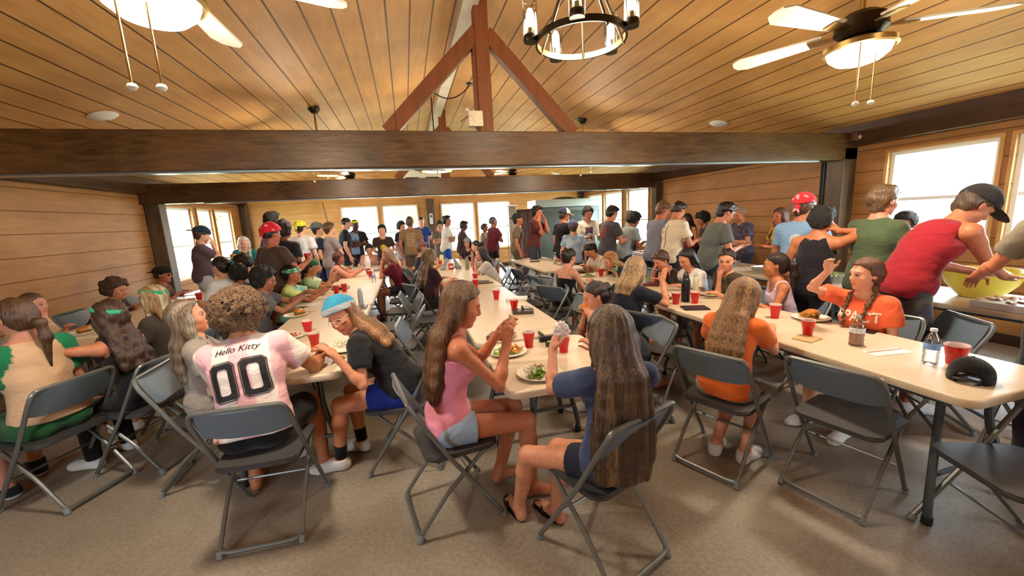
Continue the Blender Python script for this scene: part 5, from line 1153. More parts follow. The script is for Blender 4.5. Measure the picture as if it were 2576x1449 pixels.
fan(-1.30,11.55,2.86,'ceiling fan past the second beam above the yellow bandana',.9,LE*.6)
fan(3.15,11.55,2.86,'ceiling fan past the second beam near the air conditioner',.1,LE*.6)
def chandelier(x,y,z,label,en,rot=1.08,swag=None):
    t=empty('chandelier',(x,y,z),rot,label=label,cat='chandelier',group='ring chandeliers'); R_=.285
    m=MB(); m.lathe([(R_,-.02),(R_+.012,-.02),(R_+.012,.02),(R_,.02),(R_,-.02)],n=48); m.build('ring',M_IRON,t,angle=40)
    m=MB(); m.lathe([(R_-.002,-.018),(R_-.0035,0),(R_-.002,.018)],n=48); m.build('ring_lining',M_BRS,t)
    for k in range(5):
        a=2*PI*k/5; c,s_=math.cos(a),math.sin(a); m=MB(); m.tube([(c*(R_+.008),s_*(R_+.008),-.03),(c*(R_-.02),s_*(R_-.02),.03),(c*.14,s_*.14,.30),(c*.03,s_*.03,.46)],.009,6); m.build('arm',M_IRON,t)
        a+=PI/5; c,s_=math.cos(a)*(R_+.045),math.sin(a)*(R_+.045); m=MB(); m.lathe([(0,-.012),(.045,-.012),(.048,0),(.045,.03),(.018,.03),(.014,.075),(0,.075)],c=(c,s_,0),n=18); h_=m.build('lamp_holder',M_IRON,t)
        m=MB(); m.lathe([(.044,.02),(.047,.022),(.047,.235),(.044,.235)],c=(c,s_,0),n=24); m.build('glass_shade',M_CLEAR,h_); m=MB(); m.lathe([(0,.07),(.012,.075),(.027,.12),(.026,.155),(.014,.185),(0,.192)],c=(c,s_,0),n=16); m.build('bulb',M_BULB,h_)
    m=MB(); m.lathe([(0,.40),(.05,.40),(.055,.44),(.02,.48),(0,.50)],n=20); m.build('hub',M_IRON,t)
    top=ceil_z(x)-z
    m=MB()
    if swag is None: m.tube([(0,0,.48),(0,0,top-.02)],.007,6); m.lathe([(0,top-.03),(.06,top-.02),(.065,top+.01),(0,top+.01)],n=18)
    else:
        zz=swag[0]-z; ca=Matrix.Rotation(-rot,4,'Z'); hk=Vector((0,0,zz)); cn=ca@Vector((swag[1]-x,swag[2]-y,swag[3]-z))
        m.tube([(0,0,.48),(0,0,zz)],.010,6); m.tube([hk+(cn-hk)*t_+Vector((0,0,-.26*4*t_*(1-t_)*.7)) for t_ in np.linspace(0,1,12)],.010,6); m.lathe([(0,-.03),(.07,-.02),(.075,.01),(0,.01)],M=Matrix.Translation(cn),n=18)
    m.build('chain_and_canopy',M_IRON,t)
    point(x,y,z+.06,en,.28)
chandelier(1.22,2.62,2.78,'ring chandelier with five glass cylinder lamps at the top of the photo',LE*.7)
chandelier(.60,7.10,2.52,'ring chandelier on a swagged chain beyond the near beam',LE*.5,.2,swag=(3.80,1.28,7.1,3.92))
for px,py,Y_,lb in((257,277,5.74,'round white ceiling speaker disc above the bare wall side'),(1808,300,5.6,'round white ceiling speaker disc above the food line'),(690,452,12.6,'small round ceiling light beyond the second beam near the corner windows'),(1397,432,12.5,'small round ceiling light beyond the second beam toward the refrigerator')):
    g=GY(px,py,Y_); zc=ceil_z(g[0]); sl=(ZRG-ZE)/((XM-XL) if g[0]<XM else (XR-XM)); t=empty('ceiling_disc',(g[0],g[1],zc-.004),label=lb,cat='speaker'); t.rotation_euler=(0,-math.atan(sl)*(1 if g[0]<XM else -1),0)
    m=MB(); m.lathe([(0,-.018),(.11,-.018),(.125,-.008),(.128,.0),(0,.0)],n=28); m.build('cover',M_WHITE,t); m=MB(); m.lathe([(.128,-.006),(.138,-.004),(.138,.002),(.128,.002)],n=28); m.build('rim',M_WHITE,t)
# ------------------------------------------------------------------ prints on clothing
def text_on(K,txt,centre,normal,up,size,color,name='lettering',bold=.0,offset=.004,scale=(1,1),shear=0.,outline=None):
    """lettering wrapped onto the shirt: centre / normal / up in the chest frame"""
    C,Rc,s=K['C'],K['Rc'],K['s']; V,Q=K['shirtVQ']; bvh=BVHTree.FromPolygons([tuple(v) for v in V],[tuple(q) for q in Q])
    cu=bpy.data.curves.new('t','FONT'); cu.body=txt; cu.size=size; cu.align_x='CENTER'; cu.align_y='CENTER'; cu.offset=bold; cu.shear=shear
    o=bpy.data.objects.new('t',cu); COL.objects.link(o); dg=bpy.context.evaluated_depsgraph_get(); dg.update(); me=bpy.data.meshes.new_from_object(o.evaluated_get(dg)); bpy.data.objects.remove(o)
    bm=bmesh.new(); bm.from_mesh(me); bmesh.ops.triangulate(bm,faces=bm.faces[:])
    for _ in range(3):
        es=[e for e in bm.edges if e.calc_length()>.014]
        if es: bmesh.ops.subdivide_edges(bm,edges=es,cuts=1)
    n=nz(Rc@V3(*normal)); u=nz(Rc@V3(*up)); r=np.cross(u,n)
    c=C+Rc@(V3(*centre)*s)
    for v in bm.verts:
        p=c+r*v.co.x*scale[0]+u*v.co.y*scale[1]; h=bvh.ray_cast(Vector(p+n*.35),Vector(-n),.6)
        v.co=(h[0]+h[1]*offset) if h[0] is not None else Vector(p)
    bm.to_mesh(me); bm.free(); nm=name
    return link(name,me,plain('print_%d_%d_%d'%color,color,.8),K['shirt'],smooth=True)
def nums00(K):
    s=K['s']; V,Q=K['shirtVQ']; bvh=BVHTree.FromPolygons([tuple(v) for v in V],[tuple(q) for q in Q]); C,Rc=K['C'],K['Rc']
    n=-Rc[:,1]; u=Rc[:,2]; r=np.cross(u,n)
    def ringm(cx,cz,w,h,t,name,c,off):
        bm=bmesh.new(); loops=[]
        for ww,hh in((w,h),(w-t,h-t),(w-t*1.9,h-t*1.9)): 
            L_=[]; k=ww*.35
            pts=[(-ww+k,hh),(0,hh),(ww-k,hh),(ww,hh-k),(ww,hh*.5),(ww,0),(ww,-hh*.5),(ww,-hh+k),(ww-k,-hh),(0,-hh),(-ww+k,-hh),(-ww,-hh+k),(-ww,-hh*.5),(-ww,0),(-ww,hh*.5),(-ww,hh-k)]
            for x,z in pts:
                p=C+r*(cx+x)*s+u*(cz+z)*s; hh_=bvh.ray_cast(Vector(p+n*.35),Vector(-n),.6); L_.append(bm.verts.new((hh_[0]+hh_[1]*off) if hh_[0] is not None else Vector(p)))
            loops.append(L_)
        for A,B in zip(loops,loops[1:]):
            for i in range(16): bm.faces.new((A[i],A[(i+1)%16],B[(i+1)%16],B[i]))
        me=bpy.data.meshes.new(name); bm.to_mesh(me); bm.free(); link(name,me,plain('print_%d'%c[0],c,.8),K['shirt'],smooth=False)
    for cx in(-.072,.072):
        ringm(cx,-.03,.056,.098,.015,'number_zero',(24,24,28),.005); ringm(cx,-.03,.064,.107,.003,'number_outline',(70,60,66),.005)
def rect(x0,x1,z0,z1,c,front=1,fn=None):
    def f(q,cc,V):
        m=(q[:,0]>x0)&(q[:,0]<x1)&(q[:,2]>z0)&(q[:,2]<z1)&(q[:,1]*front>0)
        if fn is not None: m&=fn(q)
        cc[m]=lin(c); return cc
    return f
def disc(cx,cz,r,c,front=1,r2=0): return rect(-9,9,-9,9,c,front,lambda q:((q[:,0]-cx)**2+(q[:,2]-cz)**2<r*r)&((q[:,0]-cx)**2+(q[:,2]-cz)**2>=r2*r2))
def lines(c,front=-1,x=.10,z0=-.18,z1=.12,step=.045): return rect(-x,x,z0,z1,c,front,lambda q:(np.mod(q[:,2]-z0,step)<step*.42)&(np.sin(q[:,0]*170+np.floor((q[:,2]-z0)/step)*9)>-.4))
def multi(*fs):
    def f(q,cc,V):
        for g in fs: cc=g(q,cc,V)
        return cc
    return f
def mottled(c2,fr=26,th=.2,seed=4):
    def f(q,cc,V): w=sines(seed,7,fr,q[:,0],q[:,1],q[:,2])>th; cc[w]=lin(c2); return cc
    return f
def stripes(c2,f_=30.,ph=0.,duty=0.):
    def f(q,cc,V): w=np.sin(q[:,0]*f_*2+ph)>duty; cc[w]=lin(c2); return cc
    return f
def raglan(c2):
    def f(q,cc,V): w=(np.abs(q[:,0])>.155-.35*np.maximum(q[:,2]-.02,0))&(q[:,2]>-.05); cc[w]=lin(c2); return cc
    return f
def camo(V,cc,K): w=sines(8,7,38,V[:,0],V[:,1],V[:,2]); cc[w>.5]=lin((90,84,70)); cc[w<-.6]=lin((40,38,38)); return cc
def grab(K,nm,off=(.07,.035)):
    sj,el,wr,d,n,l=K['arms'][nm]; p=wr+d*off[0]+n*off[1]; return K['l2w'](p)+K['base']
def mb_pt(K,p): return K['l2w'](p)+K['base']
G_=None
def cha(K,label,face=None,dx=0.,dy=0.,x=None,y=None):
    f=K['f'] if face is None else math.radians(face)
    if x is None: x,y=K['base'][0]+dx,K['base'][1]+dy
    chair(x,y,math.degrees(f),label)
# ------------------------------------------------------------------ people: foreground
K=person('jersey','person with big light brown curls in a pink and white striped jersey numbered 00',at=(608,788),face=0,lean=(.2,.42),twist=.02,head=(.15,.12,.05),skin='tan',hair=('afro',(98,73,51)),shirt=('tee',(238,226,222),None),bottom=('shorts',(24,24,28),.75),shoes=('bare',),
  paint=stripes((236,186,196),17.,1.2),lh=(-.16,.52,.80),rh=(.30,.50,.82),rhd=(-.6,.6,0),extra=(nums00,),feet=((-.16,.28,.075),(.24,.34,.075,.2)),eyes=False,fat=1.12,s=1.01,side=-.14)
text_on(K,'Hello Kitty',(0,.128*1.,.155) if 0 else (0,-.1,.135),(0,-1,0),(0,0,1),.048*K['s'],(30,28,34),shear=.3)
cha(K,'folding chair holding the person in the striped 00 jersey, its back toward the camera',2,.06,-.06)
K=person('teal','girl in teal and grey bandana, clear glasses and black tee, leaning over the table end',at=(862,795),face=-78,lean=(.35,.75),twist=-.1,head=(-1.35,.35,.40),sex='f',skin=(206,140,108),hair=('long','lbrown',{'len':.26,'sides':0,'hl':(168,120,76)}),shirt=('tee',(30,31,36)),bottom=('shorts',(30,54,150),.5),
  shoes=((226,228,230),(240,240,240),.28,(22,22,26)),lh=(-.28,.30,.86),rh=(.0,.46,.80),fat=1.12,hat=('bandana',(52,140,176),{'band':(158,168,176),'nob':1,'t':.026,'tilt':.35,'z':.035}),extra=(glasses((210,206,200)),),feet=((-.1,.44,.075),(.12,.36,.075)),hpaint=lambda q,c,put: put((np.abs(q[:,0])>.03)&(np.abs(q[:,0])<.062)&(np.abs(q[:,2]+.022)<.006)&(q[:,1]>.04),(.05,.04,.04),.8),s=.95)
cha(K,'folding chair under the girl with the teal bandana, blue shorts on its seat',-78)
K=person('pink','girl with long brown hair in a pink camisole and light denim shorts, facing right',at=(1163,768),face=86,lean=(.08,.16),head=(.12,.38,0),sex='f',skin=(188,118,84),hair=('long','brown',{'len':.42,'sides':0,'hl':(120,84,52),'w':.8}),shirt=('spag',(236,150,176),None,.05,.12),bottom=('shorts',(150,176,204),.30),shoes=('bare',),
  lh=(-.12,.36,.98),rh=(.10,.33,.98),lhd=(.2,.5,.8),rhd=(-.3,.3,.9),lhn=(.6,.6,-.2),rhn=(-.6,.6,-.2),curl=.9,feet=((-.10,.30,.075),(.10,.44,.075,.3)),fat=.9,s=1.0)
P_PINK=K; cha(K,'folding chair under the girl in the pink camisole, seen side on',80)
def hoop(K):
    for q in(-1,1):
        c=K['hp'](q*.081,-.004,-.045); m=MB(); m.tube([c+V3(0,.011*math.cos(a),.011*math.sin(a)) for a in np.linspace(0,2*PI,12,endpoint=False)],.002,5,closed=True); m.build('hoop_earring',M_BRS,K['root'])
hoop(K)
K=person('blue','girl with very long straight brown hair in a navy tee, seated nearest the camera',at=(1535,838),face=8,lean=(-.1,-.02),head=(-.10,.42,0),sex='f',skin=(200,138,108),hair=('long',(62,47,36),{'len':.60,'sides':1,'hl':(120,98,72),'w':1.6}),shirt=('tee',(58,72,106),None,.09),bottom=('shorts',(34,40,58),.35),shoes=('flip',),
  lh=(-.20,.34,.96),rh=(.05,.36,.92),lhd=(.3,.3,.9),rhd=(-.4,.6,.6),lhn=(.8,.3,0),curl=.8,feet=((-.42,.34,.075,-.3),(-.22,.28,.075,-.5)),knees=((-1.2,.8,.7),(-1.0,.8,.6)),fat=.98,s=.90)
P_BLUE=K; cha(K,'folding chair nearest the camera, under the girl with very long hair',-20,0,0,.81,1.62)
K=person('burger','girl with dark hair tied back biting a burger, facing left',at=(1497,745),X=1.38,face=-80,lean=(.25,.5),head=(.05,.35,0),sex='f',skin=(200,136,108),hair=('bun','dark'),shirt=('tee',(40,44,60)),bottom=('shorts',(30,32,40),.4),rh=(.07,.36,.88),lh=(-.07,.36,.88),rhd=(-.4,.3,.8),lhd=(.4,.3,.8),rhn=(-.9,.2,0),lhn=(.9,.2,0),curl=.8,s=.95)
P_BURG=K; cha(K,'folding chair under the burger eating girl beside the middle table',-80)
K=person('orange','girl with long straight light brown hair in a plain orange tee, seen from behind',at=(1872,745),face=63,lean=(.14,.34),head=(.35,.5,0),sex='f',skin=(206,146,116),hair=('long',(120,88,56),{'len':.44,'sides':1,'hl':(156,120,80),'w':.95}),shirt=('tee',(226,112,46),None,.10),bottom=('shorts',(150,146,140),.8),shoes=((222,222,224),(240,240,240)),lh=(-.14,.42,.80),rh=(.12,.46,.80),fat=1.06,feet=((-.05,.02,.075),(.12,.05,.075)),knees=((0,1,-.2),(0,1,-.2)),s=.93,X=2.10)
P_OR=K; cha(K,'folding chair under the girl in plain orange, turned back toward the camera',66)
K=person('impact','girl with two brown braids in a lettered orange tee, one hand raised to her brow',at=(2178,690),X=3.16,face=-96,lean=(.05,.08),head=(.45,.12,0),sex='f',skin=(216,156,130),hair=('braids',(84,54,38),{'len':.26}),shirt=('tee',(230,104,66)),bottom=('shorts',(30,30,34),.6),rh=(.10,.30,1.17),rhd=(-.1,.35,.9),rhn=(-.6,.6,-.1),Re=(1.,.3,-.5),lh='lap',curl=.9,fat=1.12)
text_on(K,'IMPACT',(0,.1,.05),(0,1,0),(0,0,1),.098*K['s'],(236,226,210),bold=.002,scale=(.92,1.1))
P_IMP=K; cha(K,'folding chair under the braided girl in lettered orange tee',-96)
K=person('lilac','girl with dark hair tied low in a lilac tank top, turned away to the left',at=(1950,668),X=3.28,face=-62,lean=(.08,.2),head=(.25,.1,0),sex='f',skin=(176,112,76),hair=('pony','dark',{'len':.34,'z':-.01}),shirt=('tank',(206,186,216)),bottom=('shorts',(40,40,50)),lh='table',rh='lap'); cha(K,'folding chair under the girl in the lilac tank top',-84)
K=person('handface','dark haired girl pressing a hand over her mouth, in an olive brown top',at=(1828,655),X=3.2,face=-88,lean=(.18,.32),head=(-.65,.22,0),sex='f',skin=(206,144,114),hair=('bun','dark'),shirt=('tee',(70,60,46)),bottom=('shorts',(40,40,44)),rh='chin',lh='table'); cha(K,'folding chair under the girl covering her mouth',-88)
K=person('white1','boy with shoulder length black hair in a white tee, hand dangling over his knee',at=(1728,652),X=3.12,face=-86,lean=(.22,.36),head=(-.1,.5,0),skin=(204,138,108),hair=('long','black',{'len':.10,'sides':0}),shirt=('tee',(232,232,230)),bottom=('shorts',(40,40,44)),lh='table',rh='chin' if 0 else (.30,.22,.95),rhd=(.1,.6,-.8),fat=.9); cha(K,'folding chair under the long haired boy in plain white',-86)
K=person('sung','boy with blue sunglasses pushed up on brown hair, in a dark brown tee',at=(1663,655),X=3.08,face=-84,lean=(.25,.42),head=(-.15,.5,0),skin=(198,134,108),hair=('short','brown'),shirt=('tee',(66,54,46)),bottom=('shorts',(40,40,44)),lh='table',rh='mouth',fat=.9,extra=(glasses((60,130,190),(90,160,210),up=True),)); cha(K,'folding chair under the boy with blue sunglasses on his hair',-84)
K=person('blondeback','blonde girl in a black tee seen from behind, forearm raised above her plate',at=(1598,680),face=72,lean=(.2,.45),head=(-.05,.35,0),sex='f',skin=(200,134,100),hair=('long',(132,106,74),{'len':.16,'sides':1,'hl':(172,146,108)}),shirt=('tee',(26,30,42)),bottom=('shorts',(24,24,30),.5),shoes=('bare',),rh=(.14,.42,1.0),rhd=(0,.2,1),lh='table',fat=1.05,feet=((-.12,.30,.075),(.2,.3,.075)),s=.93); cha(K,'folding chair under the blonde girl in black tee',60)
K=person('blondeleft','blonde wavy haired girl facing left with flowers tucked in her hair',at=(1535,655),X=2.85,face=-86,lean=(.25,.45),head=(-.1,.5,0),sex='f',skin=(206,146,118),hair=('wavy',(156,108,62),{'len':.14,'hl':(206,160,96)}),shirt=('tee',(50,54,70)),lh='table',rh='table',fat=.95); cha(K,'folding chair under the wavy blonde girl facing left',-86)
K=person('stripetee','black haired boy bowing over his food in a white tee with faint stripes',at=(1487,630),X=2.95,face=-95,lean=(.3,.6),head=(0,.65,0),skin=(200,138,106),hair=('short','black'),shirt=('tee',(222,210,190)),paint=stripes((190,176,158),40.),lh='table',rh='table'); cha(K,'folding chair under the boy with the faintly striped tee',-95)
K=person('cami','girl with dark bun in a black camisole, bare back toward the camera',at=(1432,648),face=62,lean=(.1,.25),head=(.1,.3,0),sex='f',skin=(206,146,120),hair=('bun','dark'),shirt=('spag',(20,20,26)),bottom=('shorts',(110,104,80),.7),lh='table',rh='table',fat=.95,s=.9); cha(K,'folding chair under the girl in the black camisole',62)
K=person('clip','brown haired child with a yellow hair clip, seen from behind at the far table',at=(1442,605),face=-100,lean=(.1,.2),head=(0,.2,0),sex='f',skin='tan',hair=('short',(120,86,56)),shirt=('tee',(160,186,206)),s=.95)
K=person('armpit','girl in a dark red sleeveless top behind the boy with the palm tree shirt',at=(1728,553),X=5.55,face=-100,sit=False,lean=(.1,.2),head=(.2,.4,0),sex='f',skin='tan',hair=('long','dark',{'len':.2}),shirt=('tank',(110,36,44)),lh='plate',rh='plate')
# ------------------------------------------------------------------ people: left side
K=person('raglan','girl with a brown ponytail in a beige and green raglan shirt and green shorts',at=(42,800),face=-62,lean=(.02,.12),head=(-.15,.15,0),sex='f',skin=(196,136,110),hair=('pony','brown',{'len':.30,'z':-.05}),shirt=('tee',(206,172,138),None,.0),bottom=('shorts',(36,92,54),.55),shoes=((40,40,44),(220,220,220)),paint=raglan((30,120,80)),lh='table',rh='lap',fat=1.08,feet=((-.12,.34,.075),(.1,.5,.12)),s=.93,X=-2.38); cha(K,'folding chair under the girl in the raglan shirt',-68)
K=person('wave','girl with long dark hair and green hair band in black tank top, waving a hand',at=(272,800),face=-70,lean=(.06,.14),head=(-.2,.05,0),sex='f',skin=(190,124,92),hair=('wavy',(58,38,28),{'len':.34,'sides':1,'w':1.2}),shirt=('tank',(24,24,28),None,.1),bottom=('pants',(30,30,36)),lh=(-.24,.30,1.12),lhd=(-.2,.1,1),lhn=(0,.2,-1) if 0 else (.3,-.9,0),rh='table',curl=.1,shoes=((230,230,230),),fat=1.0,hat=('band',(60,170,130),{'w':.030,'z':.070,'t':.021,'tilt':.25}),s=.93,X=-2.10); cha(K,'folding chair under the girl waving one hand',-72)
K=person('chinhand','brown haired girl in a beige tee on the wall side, chin resting on her hand',at=(84,768),X=-3.5,face=88,lean=(.15,.3),head=(.0,.1,0),sex='f',skin=(196,138,114),hair=('pony',(84,62,46),{'len':.24}),shirt=('tee',(196,170,140)),rh='chin',lh='table',Re=(.6,.8,-.3)); cha(K,'folding chair on the wall side under the girl resting her chin',88)
K=person('curlywall','person with a full head of dark reddish curls beside the plywood wall',at=(294,728),X=-3.45,face=95,lean=(.2,.35),head=(.1,.3,0),skin='tan',hair=('afro',(70,44,30)),shirt=('tee',(60,44,40)),fat=.9); cha(K,'folding chair under the dark curly person by the plywood wall',95)
K=person('greenscarf','blonde girl with a green scarf tied in her hair, facing the wall',at=(385,752),face=-80,lean=(.1,.2),head=(-.1,.1,0),sex='f',skin='fair',hair=('long',(140,112,76),{'len':.10,'hl':(210,204,180)}),shirt=('tee',(70,64,58)),hat=('band',(50,160,120),{'w':.04,'z':.070,'t':.016,'tilt':.25}),s=.92,X=-2.15); cha(K,'folding chair under the blonde girl with the green scarf',-80)
K=person('capwall','man in backward black cap and dark glasses with a mauve shirt, near the windows',at=(410,692),X=-3.5,face=80,lean=(.1,.22),head=(.1,.1,0),skin=(176,112,92),hair=('crop','dark'),shirt=('tee',(112,86,88)),hat=('cap',(28,24,26),{'back':True}),extra=(glasses((20,20,20),(20,20,24)),)); cha(K,'folding chair under the man in dark glasses',80)
K=person('lookup','girl with long ash brown hair in grey tee and jeans, gazing up',at=(474,800),face=70,lean=(-.10,-.02),head=(.05,-.12,0),sex='f',skin=(206,144,116),hair=('long',(96,80,64),{'len':.34,'sides':1,'hl':(150,140,128),'w':1.1}),shirt=('tee',(150,142,136)),bottom=('pants',(96,122,146)),rh='lap',lh='table',fat=1.05,s=.93,X=-1.42); cha(K,'folding chair under the ash haired girl in jeans',90,-.02,.0)  # pale hair streaks carry the silvery daylight sheen as colour
K=person('curlytable','dark skinned person with wide black curls holding a bread roll, behind the 00 jersey',at=(668,705),face=84,lean=(.12,.3),head=(.1,.3,0),skin=(150,98,72),hair=('afro','black'),shirt=('tee',(90,90,96)),rh=(.06,.46,.88),lh=(-.12,.5,.92),curl=1.,fat=1.,s=.9); cha(K,'folding chair under the person with wide black curls',84)
K=person('limetie','girl in a green patterned headband and lime tie dye tee, profile right, eating',at=(735,690),X=-1.42,face=86,lean=(.1,.28),head=(0,.15,0),sex='f',skin=(166,104,70),hair=('bun','black'),shirt=('tee',(206,226,140)),paint=mottled((140,200,190),20,.3),hat=('band',(60,150,110),{'w':.05,'z':.05,'t':.020,'c2':(210,230,210)}),rh=(.10,.46,.86),lh=(-.12,.5,.88)); cha(K,'folding chair under the girl in lime tie dye',86)
K=person('limetie2','girl in a green bandana and pale green tee with a crumpled roll in her hands',at=(783,674),X=-1.36,face=84,lean=(.12,.3),head=(.05,.3,0),sex='f',skin=(188,126,92),hair=('pony','dark'),shirt=('tee',(180,214,170)),paint=mottled((210,226,190),20,.2),hat=('bandana',(44,110,70),{'z':.05,'t':.022,'c2':(70,150,100)}),rh=(.06,.42,.96),lh=(-.08,.42,.96)); cha(K,'folding chair under the girl in the pale green tee',84)
K=person('forehead','brown haired person bowing forward between the black curls and the lime headband',at=(657,675),face=100,lean=(.3,.5),head=(.3,.7,0),skin='fair',hair=('short',(110,76,44)),shirt=('tee',(90,84,80)),fat=.9,s=.9,X=-2.2)
K=person('bunchild','child with dark bun and white top sitting under the bright window row',at=(556,672),face=-60,lean=(.1,.3),head=(0,.2,0),sex='f',skin='fair',hair=('bun','black'),shirt=('tee',(226,230,232)),s=.85,X=-2.3); cha(K,'folding chair under the bun haired child',-60)
K=person('whitewall','person in a white tee with short dark hair just right of the bun haired child',at=(612,662),face=-75,lean=(.2,.35),head=(0,.4,0),skin='fair',hair=('short','black'),shirt=('tee',(228,236,238)),s=.9,X=-2.25)
cha(K,'folding chair under the person in white beside the bun haired child',-75)
K=person('blackbun','person with a round black hairdo, back turned, partly behind the brown curls',at=(600,690),face=-30,lean=(.1,.25),head=(0,.2,0),skin='brown',hair=('curly','black'),shirt=('tee',(70,70,76)),fat=.9,s=.9)
K=person('pinksleeve','girl with a dark braid in a dusty pink long sleeved top, seated facing right',at=(852,650),X=-1.22,face=82,lean=(.14,.3),head=(0,.25,0),sex='f',skin=(170,100,80),hair=('braids',(58,34,30),{'q':(1,),'len':.26}),shirt=('long',(206,140,124)),hat=('band',(120,60,54),{'w':.03,'z':.06,'t':.016}),rh=(.1,.46,.84),lh=(-.1,.5,.84)); cha(K,'folding chair under the girl with dusty pink sleeves',82)
K=person('pinkboy','dark haired boy in a pale pink tee facing the camera over the white jug',at=(929,628),Y=9.75,face=172,lean=(.2,.4),head=(0,.3,0),skin='fair',hair=('mop','dark'),shirt=('tee',(212,164,152)),lh='table',rh='table'); cha(K,'folding chair under the boy in pale pink',172)
K=person('maroongirl','light brown haired girl in a maroon tee facing left, hand at her face',at=(975,642),face=-84,lean=(.22,.4),head=(0,.3,0),sex='f',skin=(190,122,94),hair=('long',(134,104,76),{'len':.10,'sides':2}),shirt=('tee',(98,26,40)),lh='mouth',rh='mouth',fat=1.05,s=.93); cha(K,'folding chair under the girl in the maroon tee',-84)
K=person('longback','girl with long brown hair seen from behind at the far middle table',at=(1080,648),face=62,lean=(.08,.2),head=(0,.2,0),sex='f',skin=(190,124,92),hair=('wavy',(84,60,42),{'len':.36,'hl':(130,98,70)}),shirt=('tee',(54,34,44)),s=.93); cha(K,'folding chair under the girl with long brown hair at the far middle table',62)
K=person('nearback','person with reddish brown hair in a dark vest, just behind the long haired girl',at=(1062,624),face=70,lean=(.1,.2),head=(0,.2,0),sex='f',skin='tan',hair=('short',(96,62,46)),shirt=('tank',(36,36,46)),s=.95); cha(K,'folding chair under the reddish haired person in a dark vest',70)
K=person('greybeanie','girl wearing a grey cloth cap with long dark hair, facing the camera',at=(1176,612),X=1.42,face=-150,lean=(.2,.35),head=(0,.15,0),sex='f',skin='fair',hair=('long','dark',{'len':.14}),shirt=('tee',(50,44,48)),hat=('beanie',(150,156,160),{'t':.022,'z':.045}),lh='table',rh='table'); cha(K,'folding chair under the girl in the grey cloth cap',-150)
K=person('darkprofile','dark haired girl in profile between the grey cap and the raised arm',at=(1197,620),face=-85,lean=(.2,.4),head=(0,.2,0),sex='f',skin='fair',hair=('pony','black'),shirt=('tee',(60,56,60)),s=.9)
cha(K,'folding chair under the dark haired profile girl of the far middle table',-85)
K=person('whitesleeve','girl with long dark hair in a white tee, elbow on the table and hand raised',at=(1212,638),face=-80,lean=(.25,.45),head=(0,.25,0),sex='f',skin=(206,150,126),hair=('long','dark',{'len':.2}),shirt=('tee',(210,206,200)),lh='mouth',rh=(.08,.36,1.05),rhd=(0,.1,1),s=.88); cha(K,'folding chair under the white tee girl with raised hand',-80)
# ------------------------------------------------------------------ people: standing along the far side
K=person('capwindow','boy in dark cap and purple brown tee eating from a plate by the bright window',at=(508,592),Y=7.6,face=60,sit=False,lean=(.02,.08),head=(0,.3,0),skin='fair',hair=('short','brown'),shirt=('tee',(96,76,88)),bottom=('shorts',(190,200,210),.8),hat=('cap',(30,50,62),{'back':True}),rh='mouth',lh='plate'); KCW=K
K=person('tealwoman','blonde woman in a teal long sleeved shirt leaning by the corner window',at=(614,612),Y=8.9,face=150,sit=False,lean=(.25,.5),head=(0,.35,0),sex='f',skin='pale',hair=('wavy',(212,200,184),{'len':.16}),shirt=('long',(22,120,124)),paint=rect(-.09,.09,-.06,0,(220,236,236)),bottom=('pants',(60,66,80)),lh='lap',rh='lap')
K=person('redband','standing boy in red bandana and dark brown tee holding up a red cup',at=(683,590),Y=5.6,face=38,sit=False,lean=(.02,.05),head=(.1,.1,0),skin=(170,96,72),hair=('crop','dark'),shirt=('tee',(74,56,46)),bottom=('shorts',(60,56,52)),hat=('bandana',(206,34,44),{'c2':(240,160,160),'z':.036}),rh=(.26,.30,1.24),rhd=(-.2,.8,.5),rhn=(-1,0,.1),lh='hang',curl=.9,fat=1.05); KRB=K
K=person('darkcurl','boy with large dark curls in a black tee directly behind the red bandana',at=(712,580),Y=6.4,face=30,sit=False,skin='brown',hair=('afro','dark'),shirt=('tee',(40,40,46)),lh='hang',rh='hang',fat=.95)
K=person('tallplaid','tall dark haired boy in a blue plaid shirt behind the red bandana',at=(687,556),Y=7.3,face=40,sit=False,skin='tan',hair=('mop','black'),shirt=('tee',(60,110,180)),paint=mottled((180,60,70),40,.2))
K=person('yellowband','boy in a yellow bandana and white grey tee with his back turned',at=(757,575),Y=8.4,face=20,sit=False,head=(.1,.1,0),skin='fair',hair=('short','dark'),shirt=('tee',(206,212,218)),paint=disc(0,0,.10,(176,190,204),-1,.07),bottom=('shorts',(200,206,214),.7),hat=('bandana',(214,212,60),{'c2':(170,160,50),'z':.045}),rh='hang',fat=1.05)
K=person('backcap','boy in a backward grey cap and dark vest, face turned right',at=(799,578),Y=8.8,face=70,sit=False,skin='fair',hair=('short','dark'),shirt=('tee',(32,40,60)),bottom=('jeans' if 0 else 'pants',(40,56,100)),hat=('cap',(90,104,106),{'back':True}),rh='hang')
K=person('greytee','boy with brown hair in a heather grey tee hugging his own elbow',at=(829,577),Y=8.6,face=60,sit=False,skin='fair',hair=('short','brown'),shirt=('tee',(146,138,140)),bottom=('shorts',(150,160,180),.7),rh='cross',lh='cross')
K=person('blacktee','short haired boy in a black tee looking down before the first end wall window',at=(872,562),Y=9.9,face=80,sit=False,head=(0,.35,0),skin='fair',hair=('buzz','dark'),shirt=('tee',(34,38,50)),paint=rect(-.2,.2,-.3,-.12,(90,60,50)),rh='hang')
K=person('headband','dark skinned boy in a yellow headband and black and blue tee before the first window',at=(893,566),Y=10.4,face=150,sit=False,head=(0,.1,0),skin='dark',hair=('buzz','black'),shirt=('tee',(30,36,46)),paint=rect(-.02,.3,-.3,.3,(130,164,204)),hat=('band',(226,220,50),{'w':.05,'z':.055,'t':.02}),rh='cross',lh='cross')
